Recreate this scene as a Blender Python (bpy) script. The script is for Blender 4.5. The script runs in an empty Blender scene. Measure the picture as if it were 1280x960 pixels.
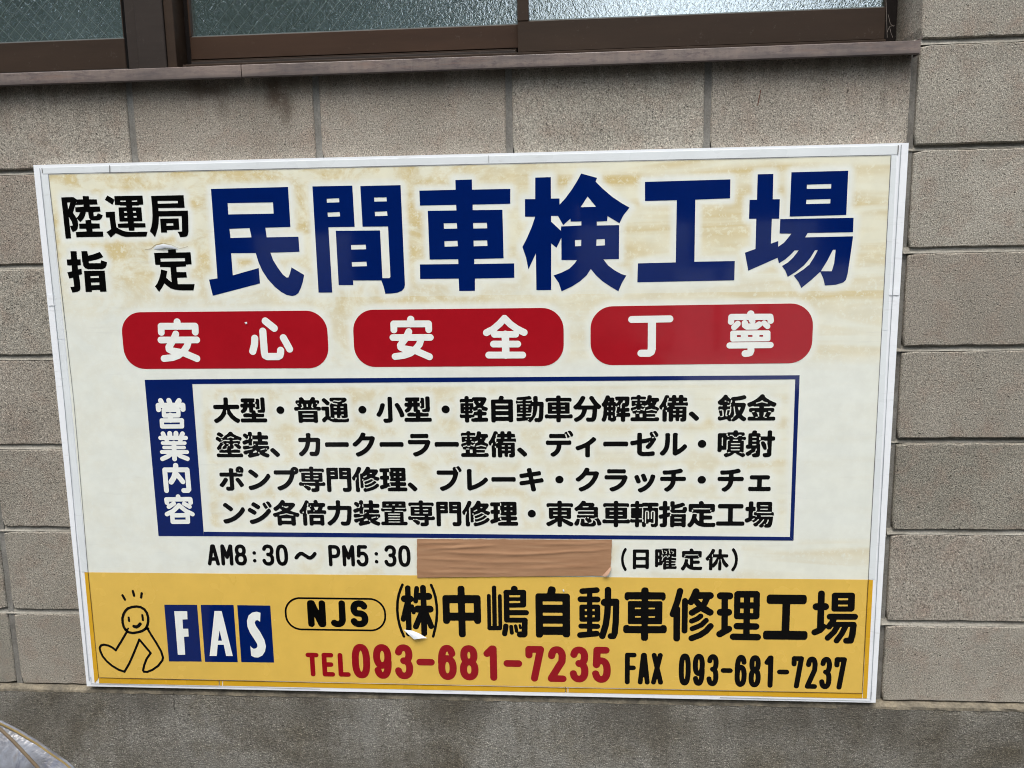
import bpy, bmesh, math, random
import numpy as np
from mathutils import Vector, Matrix, noise
from mathutils.geometry import tessellate_polygon

random.seed(7)
S = bpy.context.scene
COL = S.collection

# ------------------------------------------------------------------ camera
FPX, IMW, IMH = 960.8, 1280, 960
CAM_R = np.array([[0.99770361, 0.00725319, 0.06734169],
                  [0.06549787, 0.14989044, -0.98653073],
                  [-0.01724937, 0.98867601, 0.14907116]])
CAM_C = np.array([-0.69024, -1.63192, -0.42239])
cam_d = bpy.data.cameras.new('camera')
cam = bpy.data.objects.new('camera', cam_d)
COL.objects.link(cam)
cam_d.sensor_width = 36.0
cam_d.lens = FPX / IMW * 36.0
cam_d.clip_start = 0.02
cam_d.clip_end = 500
M = Matrix([list(CAM_R[i]) + [CAM_C[i]] for i in range(3)] + [[0, 0, 0, 1]])
cam.matrix_world = M
S.camera = cam
cam_d.dof.use_dof = True                    # the phone's own slight blur of things nearer than the wall
cam_d.dof.focus_distance = 1.68
cam_d.dof.aperture_fstop = 11.0

# ------------------------------------------------------------------ sky, sun, exposure
SUN_EL, SUN_AZ = math.radians(64), math.radians(190)      # azimuth from +Y, clockwise
w = bpy.data.worlds.new('World')
S.world = w
w.use_nodes = True
nt = w.node_tree
bg = nt.nodes['Background']
sky = nt.nodes.new('ShaderNodeTexSky')
sky.sky_type = 'NISHITA'
sky.sun_disc = False
sky.sun_elevation = SUN_EL
sky.sun_rotation = SUN_AZ
sky.dust_density = 4.0
sky.air_density = 1.6
hs = nt.nodes.new('ShaderNodeHueSaturation')
hs.inputs['Saturation'].default_value = 0.72               # overcast: the blue is washed out of the sky
nt.links.new(sky.outputs[0], hs.inputs['Color'])
nt.links.new(hs.outputs[0], bg.inputs['Color'])
bg.inputs['Strength'].default_value = 0.15
sun_d = bpy.data.lights.new('sun', 'SUN')
sun_d.energy = 1.0
sun_d.angle = math.radians(26)
sun_d.color = (1.0, 0.985, 0.96)
sun = bpy.data.objects.new('sun', sun_d)
COL.objects.link(sun)
sdir = Vector((math.sin(SUN_AZ) * math.cos(SUN_EL), math.cos(SUN_AZ) * math.cos(SUN_EL), math.sin(SUN_EL)))
sun.rotation_euler = sdir.to_track_quat('Z', 'Y').to_euler()
S.view_settings.view_transform = 'Standard'
S.view_settings.look = 'None'
S.view_settings.gamma = 1
S.view_settings.use_curve_mapping = False
S.view_settings.exposure = 0.87
S.cycles.filter_width = 1.05

# ------------------------------------------------------------------ helpers
def at(px, py, y=0.0):
    """the point of the plane Y=y that the photograph shows at px, py"""
    d = CAM_R @ np.array([(px - IMW / 2) / FPX, (IMH / 2 - py) / FPX, -1.0])
    t = (y - CAM_C[1]) / d[1]
    return CAM_C + t * d

def srgb(r, g, b):
    f = lambda c: (c / 255 / 12.92) if c / 255 <= 0.04045 else ((c / 255 + 0.055) / 1.055) ** 2.4
    return (f(r), f(g), f(b), 1)

WORLD = {}
def put(o, parent, loc):
    loc = Vector(loc)
    if parent is not None:
        o.parent = parent
        o.location = loc - WORLD[parent.name]
    else:
        o.location = loc
    WORLD[o.name] = loc

def tag(o, label=None, cat=None, group=None, kind=None):
    if label: o['label'] = label
    if cat: o['category'] = cat
    if group: o['group'] = group
    if kind: o['kind'] = kind
    return o

def empty(name, loc, parent=None, label=None, cat=None, group=None):
    o = bpy.data.objects.new(name, None)
    o.empty_display_size = 0.05
    COL.objects.link(o)
    put(o, parent, loc)
    return tag(o, label, cat, group)

def mesh_obj(name, verts, faces, mats, parent=None, smooth=False, fmat=None, origin=None):
    """links world-space verts as ONE object with its origin in the middle of them"""
    v = np.array(verts, dtype=float)
    c = (v.min(0) + v.max(0)) / 2 if origin is None else np.array(origin, dtype=float)
    me = bpy.data.meshes.new(name)
    me.from_pydata((v - c).tolist(), [], faces)
    for m in (mats if isinstance(mats, (list, tuple)) else [mats]):
        me.materials.append(m)
    if fmat is not None:
        me.polygons.foreach_set('material_index', fmat)
    if smooth:
        me.polygons.foreach_set('use_smooth', [True] * len(me.polygons))
    me.update()
    o = bpy.data.objects.new(name, me)
    COL.objects.link(o)
    put(o, parent, c)
    return o

def box_data(x0, x1, y0, y1, z0, z1, bev=0.0):
    """a box with chamfered edges on its front (-Y) side"""
    if bev <= 0:
        v = [(x0, y0, z0), (x1, y0, z0), (x1, y0, z1), (x0, y0, z1), (x0, y1, z0), (x1, y1, z0), (x1, y1, z1), (x0, y1, z1)]
        f = [(0, 1, 2, 3), (5, 4, 7, 6), (4, 0, 3, 7), (1, 5, 6, 2), (3, 2, 6, 7), (4, 5, 1, 0)]
        return v, f
    b = bev
    v = [(x0 + b, y0, z0 + b), (x1 - b, y0, z0 + b), (x1 - b, y0, z1 - b), (x0 + b, y0, z1 - b),
         (x0, y0 + b, z0), (x1, y0 + b, z0), (x1, y0 + b, z1), (x0, y0 + b, z1),
         (x0, y1, z0), (x1, y1, z0), (x1, y1, z1), (x0, y1, z1)]
    f = [(0, 1, 2, 3)]
    for k in range(4):
        n = (k + 1) % 4
        f.append((k, k + 4, n + 4, n))
        f.append((k + 4, k + 8, n + 8, n + 4))
    f.append((11, 10, 9, 8))
    return v, f

def box(name, x0, x1, y0, y1, z0, z1, mat, parent=None, bev=0.0):
    v, f = box_data(x0, x1, y0, y1, z0, z1, bev)
    return mesh_obj(name, v, f, mat, parent)

def join_data(parts):
    V, F = [], []
    for v, f in parts:
        n = len(V)
        V += list(v)
        F += [tuple(i + n for i in q) for q in f]
    return V, F

def extrude_profile(prof, x0, x1, n=1, jig=None):
    """prof: list of (y, z), swept along X"""
    V, F = [], []
    m = len(prof)
    for i in range(n + 1):
        x = x0 + (x1 - x0) * i / n
        for k, (y, z) in enumerate(prof):
            dy, dz = jig(x, k) if jig else (0, 0)
            V.append((x, y + dy, z + dz))
    for i in range(n):
        for k in range(m - 1):
            a = i * m + k
            F.append((a, a + 1, a + m + 1, a + m))
    F.append(tuple(range(m - 1, -1, -1)))
    F.append(tuple(n * m + k for k in range(m)))
    return V, F

def tube(pts, r, sides=6):
    V, F = [], []
    n = len(pts)
    for i, p in enumerate(pts):
        p = Vector(p)
        d = (Vector(pts[min(i + 1, n - 1)]) - Vector(pts[max(i - 1, 0)])).normalized()
        u = d.cross(Vector((0, 1, 0.1))).normalized()
        w_ = d.cross(u)
        for k in range(sides):
            a = 2 * math.pi * k / sides
            V.append(tuple(p + u * (r * math.cos(a)) + w_ * (r * math.sin(a))))
    for i in range(n - 1):
        for k in range(sides):
            a, b = i * sides + k, i * sides + (k + 1) % sides
            F.append((a, b, b + sides, a + sides))
    F.append(tuple(range(sides - 1, -1, -1)))
    F.append(tuple((n - 1) * sides + k for k in range(sides)))
    return V, F

# ------------------------------------------------------------------ materials
class NT:
    def __init__(s, name, rough=0.6, spec=0.5):
        s.m = bpy.data.materials.new(name)
        s.m.use_nodes = True
        s.t = s.m.node_tree
        s.b = s.t.nodes['Principled BSDF']
        s.b.inputs['Roughness'].default_value = rough
        s.b.inputs['Specular IOR Level'].default_value = spec
    def n(s, kind, **kw):
        nd = s.t.nodes.new(kind)
        for k, v in kw.items():
            if k in nd.inputs: nd.inputs[k].default_value = v
            else: setattr(nd, k, v)
        return nd
    def l(s, a, b): s.t.links.new(a, b)
    def coord(s, which='Object', scale=(1, 1, 1)):
        tc = s.n('ShaderNodeTexCoord') if which != 'World' else s.n('ShaderNodeNewGeometry')
        mp = s.n('ShaderNodeMapping')
        mp.inputs['Scale'].default_value = scale
        s.l(tc.outputs['Position' if which == 'World' else which], mp.inputs['Vector'])
        return mp.outputs[0]
    def noise(s, vec, scale, detail=4, rough=0.6, dist=0.0):
        nd = s.n('ShaderNodeTexNoise')
        nd.inputs['Scale'].default_value = scale
        nd.inputs['Detail'].default_value = detail
        nd.inputs['Roughness'].default_value = rough
        nd.inputs['Distortion'].default_value = dist
        s.l(vec, nd.inputs['Vector'])
        return nd.outputs['Fac']
    def ramp(s, fac, stops):
        nd = s.n('ShaderNodeValToRGB')
        e = nd.color_ramp.elements
        while len(e) < len(stops): e.new(0.5)
        for k, (p, c) in enumerate(stops):
            e[k].position = p
            e[k].color = c if isinstance(c, tuple) else (c, c, c, 1)
        s.l(fac, nd.inputs[0])
        return nd.outputs[0]
    def mix(s, fac, a, b, mode='MIX'):
        nd = s.n('ShaderNodeMix', data_type='RGBA', blend_type=mode)
        for v, i in ((fac, 0), (a, 6), (b, 7)):
            if isinstance(v, (int, float)): nd.inputs[i].default_value = v
            elif isinstance(v, tuple): nd.inputs[i].default_value = v
            else: s.l(v, nd.inputs[i])
        return nd.outputs[2]
    def math(s, op, a, b=0.0, c=0.0):
        nd = s.n('ShaderNodeMath', operation=op)
        for v, i in ((a, 0), (b, 1), (c, 2)):
            if isinstance(v, (int, float)): nd.inputs[i].default_value = v
            else: s.l(v, nd.inputs[i])
        return nd.outputs[0]
    def bump(s, h, dist, strength=1.0, prev=None):
        nd = s.n('ShaderNodeBump')
        nd.inputs['Distance'].default_value = dist
        nd.inputs['Strength'].default_value = strength
        s.l(h, nd.inputs['Height'])
        if prev is not None: s.l(prev, nd.inputs['Normal'])
        return nd.outputs[0]
    def done(s, color=None, normal=None, rough=None):
        if color is not None:
            if isinstance(color, tuple): s.b.inputs['Base Color'].default_value = color
            else: s.l(color, s.b.inputs['Base Color'])
        if normal is not None: s.l(normal, s.b.inputs['Normal'])
        if rough is not None: s.l(rough, s.b.inputs['Roughness'])
        return s.m

def mat_block():
    n = NT('concrete block', 0.92, 0.25)
    v = n.coord('World')
    inf = n.n('ShaderNodeObjectInfo').outputs['Random']
    tint = n.ramp(inf, [(0, srgb(143, 139, 128)), (0.3, srgb(160, 154, 143)), (0.6, srgb(151, 143, 132)), (0.8, srgb(156, 151, 140)), (1, srgb(166, 161, 150))])
    big = n.noise(v, 3.2, 4, 0.6, 0.4)
    c = n.mix(1.0, tint, n.ramp(big, [(0.3, (.82, .82, .80, 1)), (0.7, (1.13, 1.13, 1.12, 1))]), 'MULTIPLY')
    blot = n.noise(v, 17, 5, 0.65, 0.3)
    c = n.mix(n.ramp(blot, [(0.48, 0.0), (0.70, 0.5)]), c, srgb(146, 128, 114))
    # fine sand grain, stretched upright the way a drawn block face is
    vs = n.coord('World', (1, 1, 0.8))
    fine = n.noise(vs, 480, 2, 0.6)
    c = n.mix(1.0, c, n.ramp(fine, [(0.30, 0.25), (0.43, 0.84), (0.56, 1.10), (0.66, 1.45), (0.76, 2.4)]), 'MULTIPLY')
    grain = n.noise(v, 210, 4, 0.8)
    c = n.mix(1.0, c, n.ramp(grain, [(0.33, 0.40), (0.42, 0.88), (0.58, 1.06), (0.70, 1.25)]), 'MULTIPLY')
    vo = n.n('ShaderNodeTexVoronoi', feature='F1')
    vo.inputs['Scale'].default_value = 150
    vo.inputs['Randomness'].default_value = 1
    n.l(v, vo.inputs['Vector'])
    pit_sel = n.noise(v, 60, 3, 0.7)
    pit = n.math('MULTIPLY', n.ramp(vo.outputs['Distance'], [(0.14, 1.0), (0.34, 0.0)]), n.ramp(pit_sel, [(0.57, 0.0), (0.65, 0.9)]))
    c = n.mix(n.math('MULTIPLY', pit, 0.9), c, srgb(62, 56, 48))
    # sill shadow deepened in the colour below it, mixed with grime and run marks
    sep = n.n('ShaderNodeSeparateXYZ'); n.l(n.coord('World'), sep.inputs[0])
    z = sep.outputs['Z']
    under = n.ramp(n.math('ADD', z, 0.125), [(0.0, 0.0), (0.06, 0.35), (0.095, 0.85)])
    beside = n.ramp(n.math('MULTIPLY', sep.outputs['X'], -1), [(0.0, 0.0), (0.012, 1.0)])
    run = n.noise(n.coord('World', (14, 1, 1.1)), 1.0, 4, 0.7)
    dirt_shade = n.math('MULTIPLY', n.math('MULTIPLY', under, n.ramp(run, [(0.35, 0.35), (0.62, 1.0)])), beside)
    c = n.mix(dirt_shade, c, srgb(92, 82, 68))
    # dust thrown up on the lowest course
    low = n.ramp(n.math('ADD', n.math('MULTIPLY', z, -1), -1.29), [(0.0, 0.0), (0.09, 0.5)])
    c = n.mix(n.math('MULTIPLY', low, n.ramp(n.noise(v, 22, 4), [(0.4, 0.0), (0.65, 0.8)])), c, srgb(172, 165, 152))
    # two sooty smudges that run down from the sill joint
    for (sx, sz, wx, wz, k) in ((-1.285, -0.055, 0.030, 0.055, 0.75), (-1.262, -0.085, 0.018, 0.050, 0.6), (-1.43, -0.045, 0.060, 0.020, 0.7), (-1.40, -0.075, 0.022, 0.045, 0.35), (-0.055, -0.10, 0.012, 0.05, 0.25)):
        mp = n.n('ShaderNodeMapping', vector_type='POINT')
        mp.inputs['Location'].default_value = (-sx / wx, 0, -sz / wz)
        mp.inputs['Scale'].default_value = (1 / wx, 0, 1 / wz)
        n.l(n.n('ShaderNodeNewGeometry').outputs['Position'], mp.inputs['Vector'])
        ln = n.n('ShaderNodeVectorMath', operation='LENGTH'); n.l(mp.outputs[0], ln.inputs[0])
        dd = n.math('ADD', ln.outputs['Value'], n.math('MULTIPLY', n.math('SUBTRACT', n.noise(v, 38, 4, 0.7), 0.5), 1.4))
        c = n.mix(n.ramp(dd, [(0.2, k), (1.0, 0.0)]), c, srgb(70, 56, 44))
    # pale sand grains
    vg = n.n('ShaderNodeTexVoronoi', feature='F1'); vg.inputs['Scale'].default_value = 170; n.l(v, vg.inputs['Vector'])
    spk = n.math('MULTIPLY', n.ramp(vg.outputs['Distance'], [(0.10, 1.0), (0.22, 0.0)]), n.ramp(n.noise(v, 90, 2, 0.6), [(0.60, 0.0), (0.66, 1.0)]))
    c = n.mix(n.math('MULTIPLY', spk, 0.8), c, srgb(214, 206, 192))
    h = n.math('ADD', n.math('MULTIPLY', fine, 0.6), grain)
    h = n.math('SUBTRACT', h, n.math('MULTIPLY', pit, 1.2))
    return n.done(c, n.bump(h, 0.0022, 0.9))

def mat_mortar(name, base, dark):
    n = NT(name, 0.95, 0.2)
    v = n.coord('World')
    c = n.mix(n.ramp(n.noise(v, 9, 4), [(0.35, 0.0), (0.65, 1.0)]), base, dark)
    g = n.noise(v, 260, 3, 0.7)
    c = n.mix(1.0, c, n.ramp(g, [(0.3, 0.72), (0.7, 1.2)]), 'MULTIPLY')
    return n.done(c, n.bump(g, 0.0012, 0.8))

def mat_plinth():
    n = NT('rendered plinth', 0.85, 0.35)
    v = n.coord('World')
    c = n.mix(n.ramp(n.noise(v, 2.3, 5, 0.62, 0.6), [(0.36, 0.0), (0.62, 1.0)]), srgb(100, 95, 83), srgb(141, 139, 131))
    c = n.mix(n.ramp(n.noise(v, 7, 5, 0.7, 0.5), [(0.52, 0.0), (0.70, 0.55)]), c, srgb(104, 97, 80))
    g = n.noise(n.coord('World', (0.7, 1, 1.25)), 230, 4, 0.75, 0.6)
    g2 = n.noise(v, 420, 2, 0.6)
    c = n.mix(1.0, c, n.ramp(g, [(0.34, 0.42), (0.46, 0.92), (0.56, 1.08), (0.66, 1.5)]), 'MULTIPLY')
    c = n.mix(1.0, c, n.ramp(g2, [(0.3, 0.6), (0.48, 0.96), (0.60, 1.2), (0.71, 2.8)]), 'MULTIPLY')
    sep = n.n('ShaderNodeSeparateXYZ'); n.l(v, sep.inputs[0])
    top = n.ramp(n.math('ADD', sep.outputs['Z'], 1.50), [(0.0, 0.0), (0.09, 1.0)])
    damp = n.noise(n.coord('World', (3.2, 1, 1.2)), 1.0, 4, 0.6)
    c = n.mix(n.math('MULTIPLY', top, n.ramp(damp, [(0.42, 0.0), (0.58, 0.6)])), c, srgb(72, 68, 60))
    runs = n.noise(n.coord('World', (11, 1, 1.3)), 1.0, 5, 0.7)
    c = n.mix(n.ramp(runs, [(0.50, 0.0), (0.66, 0.4)]), c, srgb(84, 78, 66))
    eff = n.noise(n.coord('World', (26, 1, 2.6)), 1.0, 5, 0.75)
    salt = n.math('MULTIPLY', n.ramp(eff, [(0.66, 0.0), (0.76, 0.65)]), n.ramp(n.math('ADD', sep.outputs['Z'], 1.56), [(0.0, 0.2), (0.12, 1.0)]))
    c = n.mix(salt, c, srgb(160, 162, 160))
    wide = n.noise(n.coord('World', (4.5, 1, 1.6)), 1.0, 5, 0.75)
    c = n.mix(n.ramp(wide, [(0.55, 0.0), (0.72, 0.40)]), c, srgb(152, 153, 148))
    return n.done(c, n.bump(g, 0.0045, 1.0, n.bump(g2, 0.0015, 0.7)))

def mat_ledge():
    n = NT('ledge render', 0.95, 0.2)
    v = n.coord('World')
    g = n.noise(v, 190, 3, 0.7)
    c = n.mix(n.ramp(n.noise(n.coord('World', (1, 1, 1)), 26, 4), [(0.40, 0.0), (0.6, 1.0)]), srgb(132, 124, 107), srgb(100, 95, 84))
    c = n.mix(1.0, c, n.ramp(g, [(0.3, 0.7), (0.7, 1.25)]), 'MULTIPLY')
    return n.done(c, n.bump(g, 0.002, 0.9))

def mat_sill():
    n = NT('brown sill metal', 0.5, 0.5)
    n.b.inputs['Metallic'].default_value = 0.15
    v = n.coord('World', (1, 1, 1))
    streak = n.noise(n.coord('World', (30, 1, 2.5)), 1.5, 5, 0.7)
    c = n.mix(n.ramp(streak, [(0.35, 0.0), (0.7, 1.0)]), srgb(128, 115, 107), srgb(103, 95, 91))
    blot = n.noise(n.coord('World', (9, 1, 30)), 3.4, 7, 0.8)
    c = n.mix(n.ramp(blot, [(0.50, 0.0), (0.60, 0.75)]), c, srgb(78, 68, 72))
    rust = n.noise(n.coord('World', (2.2, 1, 22)), 2.0, 5, 0.7)
    c = n.mix(n.ramp(rust, [(0.55, 0.0), (0.68, 0.55)]), c, srgb(120, 92, 78))
    c = n.mix(n.ramp(n.noise(v, 1.7, 3), [(0.4, 0.0), (0.65, 0.5)]), c, srgb(150, 134, 124))
    sm = n.noise(n.coord('World', (1.0, 1, 10)), 3.1, 4, 0.65)
    c = n.mix(n.ramp(sm, [(0.50, 0.0), (0.66, 0.7)]), c, srgb(84, 78, 78))
    sp_ = n.n('ShaderNodeSeparateXYZ'); n.l(n.coord('World'), sp_.inputs[0])
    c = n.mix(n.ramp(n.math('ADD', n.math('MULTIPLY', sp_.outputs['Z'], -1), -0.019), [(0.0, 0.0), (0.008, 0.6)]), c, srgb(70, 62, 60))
    scr = n.noise(n.coord('World', (160, 1, 4)), 1.0, 2, 0.5)
    c = n.mix(n.ramp(scr, [(0.70, 0.0), (0.74, 0.35)]), c, srgb(178, 170, 162))
    return n.done(c, n.bump(blot, 0.0006, 0.6))

def mat_alu(name, col, rough=0.55):
    n = NT(name, rough, 0.18)
    v = n.coord('World', (1, 1, 6))
    g = n.noise(v, 4, 5, 0.7)
    c = n.mix(n.ramp(g, [(0.35, 0.0), (0.7, 1.0)]), col, tuple(min(1, x * 1.35) for x in col[:3]) + (1,))
    d = n.noise(n.coord('World'), 60, 4, 0.8)
    c = n.mix(n.ramp(d, [(0.62, 0.0), (0.75, 0.25)]), c, srgb(105, 98, 90))
    return n.done(c, n.bump(g, 0.0004, 0.5))

def mat_glass():
    n = NT('figured wired glass', 0.08, 0.5)
    n.b.inputs['IOR'].default_value = 1.5
    v = n.coord('World', (1, 1, 1))
    r = n.noise(n.coord('World', (1.4, 1, 1)), 110, 3, 0.6, 0.8)
    r2 = n.noise(v, 260, 2, 0.6)
    fl = n.noise(v, 3.5, 3)
    c = n.mix(n.ramp(fl, [(0.35, 0.0), (0.65, 1.0)]), srgb(74, 94, 86), srgb(92, 112, 104))
    c = n.mix(1.0, c, n.ramp(r, [(0.35, 0.75), (0.65, 1.2)]), 'MULTIPLY')
    nrm = n.bump(r, 0.0013, 0.5, n.bump(r2, 0.0006, 0.5))
    m = n.done(c, nrm)
    gl = n.n('ShaderNodeBsdfGlossy')
    gl.inputs['Roughness'].default_value = 0.05
    gl.inputs['Color'].default_value = (0.86, 0.92, 0.95, 1)
    n.l(nrm, gl.inputs['Normal'])
    ms = n.n('ShaderNodeMixShader')
    ms.inputs[0].default_value = 0.70
    n.l(n.b.outputs[0], ms.inputs[1]); n.l(gl.outputs[0], ms.inputs[2])
    n.l(ms.outputs[0], n.t.nodes['Material Output'].inputs['Surface'])
    return m

def mat_flat(name, col, rough=0.3, spec=0.5, wear=0.06, ns=25, dirt_shade=None):
    n = NT(name, rough, spec)
    v = n.coord('World')
    g = n.noise(v, ns, 5, 0.65)
    c = n.mix(1.0, col, n.ramp(g, [(0.3, 1 - wear), (0.7, 1 + wear)]), 'MULTIPLY')
    if dirt_shade:
        c = n.mix(n.ramp(n.noise(n.coord('World', (6, 1, 30)), 3.0, 5, 0.7), [(0.58, 0.0), (0.72, dirt_shade[0])]), c, dirt_shade[1])
    if name in ('navy vinyl', 'red vinyl', 'dark red vinyl'):
        n.b.inputs['Coat Weight'].default_value = 0.5
        n.b.inputs['Coat Roughness'].default_value = 0.04
    wv = n.noise(v, 2.6, 2, 0.5)
    rg = n.ramp(n.noise(v, 9, 3), [(0.3, rough * 0.8), (0.7, rough * 1.3)])
    return n.done(c, n.bump(wv, 0.004, 0.35), rg)

def mat_print():
    """aged print film: the 'stain' attribute says where the ageing could reach (away from the lettering)"""
    n = NT('aged print film', 0.16, 0.5)
    v = n.coord('World')
    at_ = n.n('ShaderNodeAttribute', attribute_name='stain')
    room = at_.outputs['Color']
    sp = n.n('ShaderNodeSeparateColor'); n.l(room, sp.inputs[0])
    age, halo, streaky = sp.outputs[0], sp.outputs[1], sp.outputs[2]
    base = n.mix(age, srgb(225, 230, 222), srgb(229, 227, 203))
    base = n.mix(n.math('MULTIPLY', n.ramp(n.noise(v, 6, 4), [(0.4, 0.0), (0.7, 0.35)]), 1.0), base, srgb(226, 229, 216))
    # blotchy glue stains on the left, soft sweeping bands on the right
    b1 = n.noise(n.coord('World', (1, 1, 1.35)), 11, 8, 0.66, 0.55)
    blot = n.ramp(b1, [(0.43, 0.0), (0.56, 0.75), (0.68, 1.0)])
    rot = n.n('ShaderNodeMapping'); rot.inputs['Rotation'].default_value = (0, math.radians(7), 0); rot.inputs['Scale'].default_value = (1.7, 1, 17)
    n.l(n.n('ShaderNodeNewGeometry').outputs['Position'], rot.inputs['Vector'])
    band = n.ramp(n.noise(rot.outputs[0], 1.3, 3, 0.5, 0.7), [(0.42, 0.0), (0.68, 1.0)])
    pat = n.mix(streaky, blot, band)
    speck = n.noise(v, 120, 3, 0.7)
    spk = n.ramp(speck, [(0.56, 1.0), (0.64, 0.45)])
    clean = n.ramp(n.noise(v, 55, 3, 0.7), [(0.60, 1.0), (0.66, 0.25)])
    f = n.math('MULTIPLY', n.math('MULTIPLY', pat, halo), age)
    f = n.math('MULTIPLY', f, spk)
    f = n.math('MULTIPLY', f, clean)
    c = n.mix(n.math('MULTIPLY', f, 0.95), base, srgb(206, 186, 128))
    c = n.mix(n.math('MULTIPLY', n.math('SUBTRACT', 1.0, halo), n.math('MULTIPLY', age, 0.85)), c, srgb(230, 235, 229))
    gr = n.ramp(n.noise(v, 30, 5), [(0.35, 0.965), (0.65, 1.03)])
    c = n.mix(1.0, c, gr, 'MULTIPLY')
    smear = n.noise(n.coord('World', (4, 1, 40)), 2.0, 3)
    c = n.mix(n.ramp(smear, [(0.62, 0.0), (0.75, 0.13)]), c, srgb(170, 172, 168))
    wv = n.noise(v, 2.6, 2, 0.5)
    return n.done(c, n.bump(wv, 0.004, 0.35))

def mat_tape():
    n = NT('brown packing tape', 0.32, 0.5)
    v = n.coord('World', (1, 1, 9))
    g = n.noise(v, 9, 6, 0.7, 0.6)
    c = n.ramp(g, [(0.3, srgb(154, 116, 86)), (0.52, srgb(166, 128, 97)), (0.72, srgb(178, 141, 109))])
    f = n.noise(n.coord('World', (1, 1, 30)), 12, 3)
    return n.done(c, n.bump(f, 0.0003, 0.4))

def mat_cover():
    n = NT('cloudy clear plastic', 0.18, 0.6)
    v = n.coord('World')
    g = n.noise(n.coord('World', (1, 1, 1)), 9, 5, 0.6, 1.6)
    c = n.ramp(g, [(0.32, srgb(84, 84, 86)), (0.46, srgb(116, 117, 122)), (0.60, srgb(140, 145, 154)), (0.75, srgb(120, 110, 98))])
    s = n.noise(v, 24, 4, 0.7, 2.2)
    c = n.mix(n.ramp(s, [(0.60, 0.0), (0.64, 0.5)]), c, srgb(96, 100, 118))
    n.b.inputs['Transmission Weight'].default_value = 0.12
    return n.done(c, n.bump(g, 0.01, 0.6))

def mat_ground(name, a, b, sc=60):
    n = NT(name, 0.9, 0.3)
    v = n.coord('World')
    g = n.noise(v, sc, 4, 0.7)
    c = n.mix(n.ramp(n.noise(v, 0.8, 4), [(0.35, 0.0), (0.65, 1.0)]), a, b)
    c = n.mix(1.0, c, n.ramp(g, [(0.3, 0.7), (0.7, 1.3)]), 'MULTIPLY')
    return n.done(c, n.bump(g, 0.004, 0.6))

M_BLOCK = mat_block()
M_BED = mat_mortar('bed joint mortar', srgb(160, 157, 147), srgb(134, 130, 120))
M_HEAD = mat_mortar('head joint mortar', srgb(138, 137, 131), srgb(106, 103, 97))
M_PLINTH, M_LEDGE, M_SILL = mat_plinth(), mat_ledge(), mat_sill()
M_BROWN = mat_alu('brown window aluminium', srgb(46, 35, 26))
M_BROWN2 = mat_alu('worn brown aluminium', srgb(45, 39, 35))
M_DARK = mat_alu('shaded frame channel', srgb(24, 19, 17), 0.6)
M_GLASS = mat_glass()
M_WIRE = mat_flat('glass wire', srgb(96, 106, 102), 0.5, 0.4)
M_PRINT = mat_print()
M_BLUE = mat_flat('navy vinyl', srgb(0, 27, 92), 0.07, 0.5, 0.05)
M_BLACK = mat_flat('black vinyl', srgb(7, 7, 7), 0.16, 0.30, 0.1)
M_RED = mat_flat('red vinyl', srgb(163, 20, 32), 0.09, 0.5, 0.05)
M_DRED = mat_flat('dark red vinyl', srgb(146, 14, 27), 0.12, 0.45, 0.05)
M_YEL = mat_flat('yellow vinyl', srgb(221, 184, 86), 0.24, 0.5, 0.05, 18)
M_YEL2 = mat_flat('deep yellow edge film', srgb(212, 164, 38), 0.24, 0.5, 0.07, 18)
M_CREAM = mat_flat('cream vinyl', srgb(232, 236, 230), 0.2, 0.5, 0.05, 40)
M_WHITE = mat_flat('white edging', srgb(236, 240, 243), 0.35, 0.5, 0.03, 30, (0.25, srgb(150, 152, 150)))
M_STRIP = mat_flat('white edge tape', srgb(221, 227, 228), 0.28, 0.5, 0.04, 14, (0.3, srgb(170, 172, 166)))
M_PENCIL = mat_flat('dark cut line', srgb(112, 113, 112), 0.7, 0.3, 0.3, 160)
M_PENCILY = mat_flat('brown cut line', srgb(112, 84, 28), 0.7, 0.3, 0.4, 160)
M_FLAKE = mat_flat('torn white vinyl', srgb(226, 232, 236), 0.35)
M_TAPE, M_COVER = mat_tape(), mat_cover()
M_PIPING = mat_flat('yellow piping', srgb(122, 104, 62), 0.7, 0.3, 0.3, 40)
M_WEB = mat_flat('cobweb', srgb(120, 112, 104), 0.8)

# ------------------------------------------------------------------ ground and the other side of the street
GZ = -1.93
def sheet(name, x0, x1, y0, y1, z, mat):
    o = mesh_obj(name, [(x0, y0, z), (x1, y0, z), (x1, y1, z), (x0, y1, z)], [(0, 1, 2, 3)], mat)
    return tag(o, kind='structure')
sheet('ground', -120, 120, -160, 40, GZ - 0.008, mat_ground('ground', srgb(60, 59, 56), srgb(76, 74, 70)))
sheet('road', -60, 60, -7.8, -2.2, GZ - 0.004, mat_ground('asphalt', srgb(60, 60, 60), srgb(72, 71, 70), 120))
sheet('pavement', 0.9, 14, -12.3, -7.8, GZ, mat_ground('pale concrete paving', srgb(196, 193, 184), srgb(210, 207, 198), 70))

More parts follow.
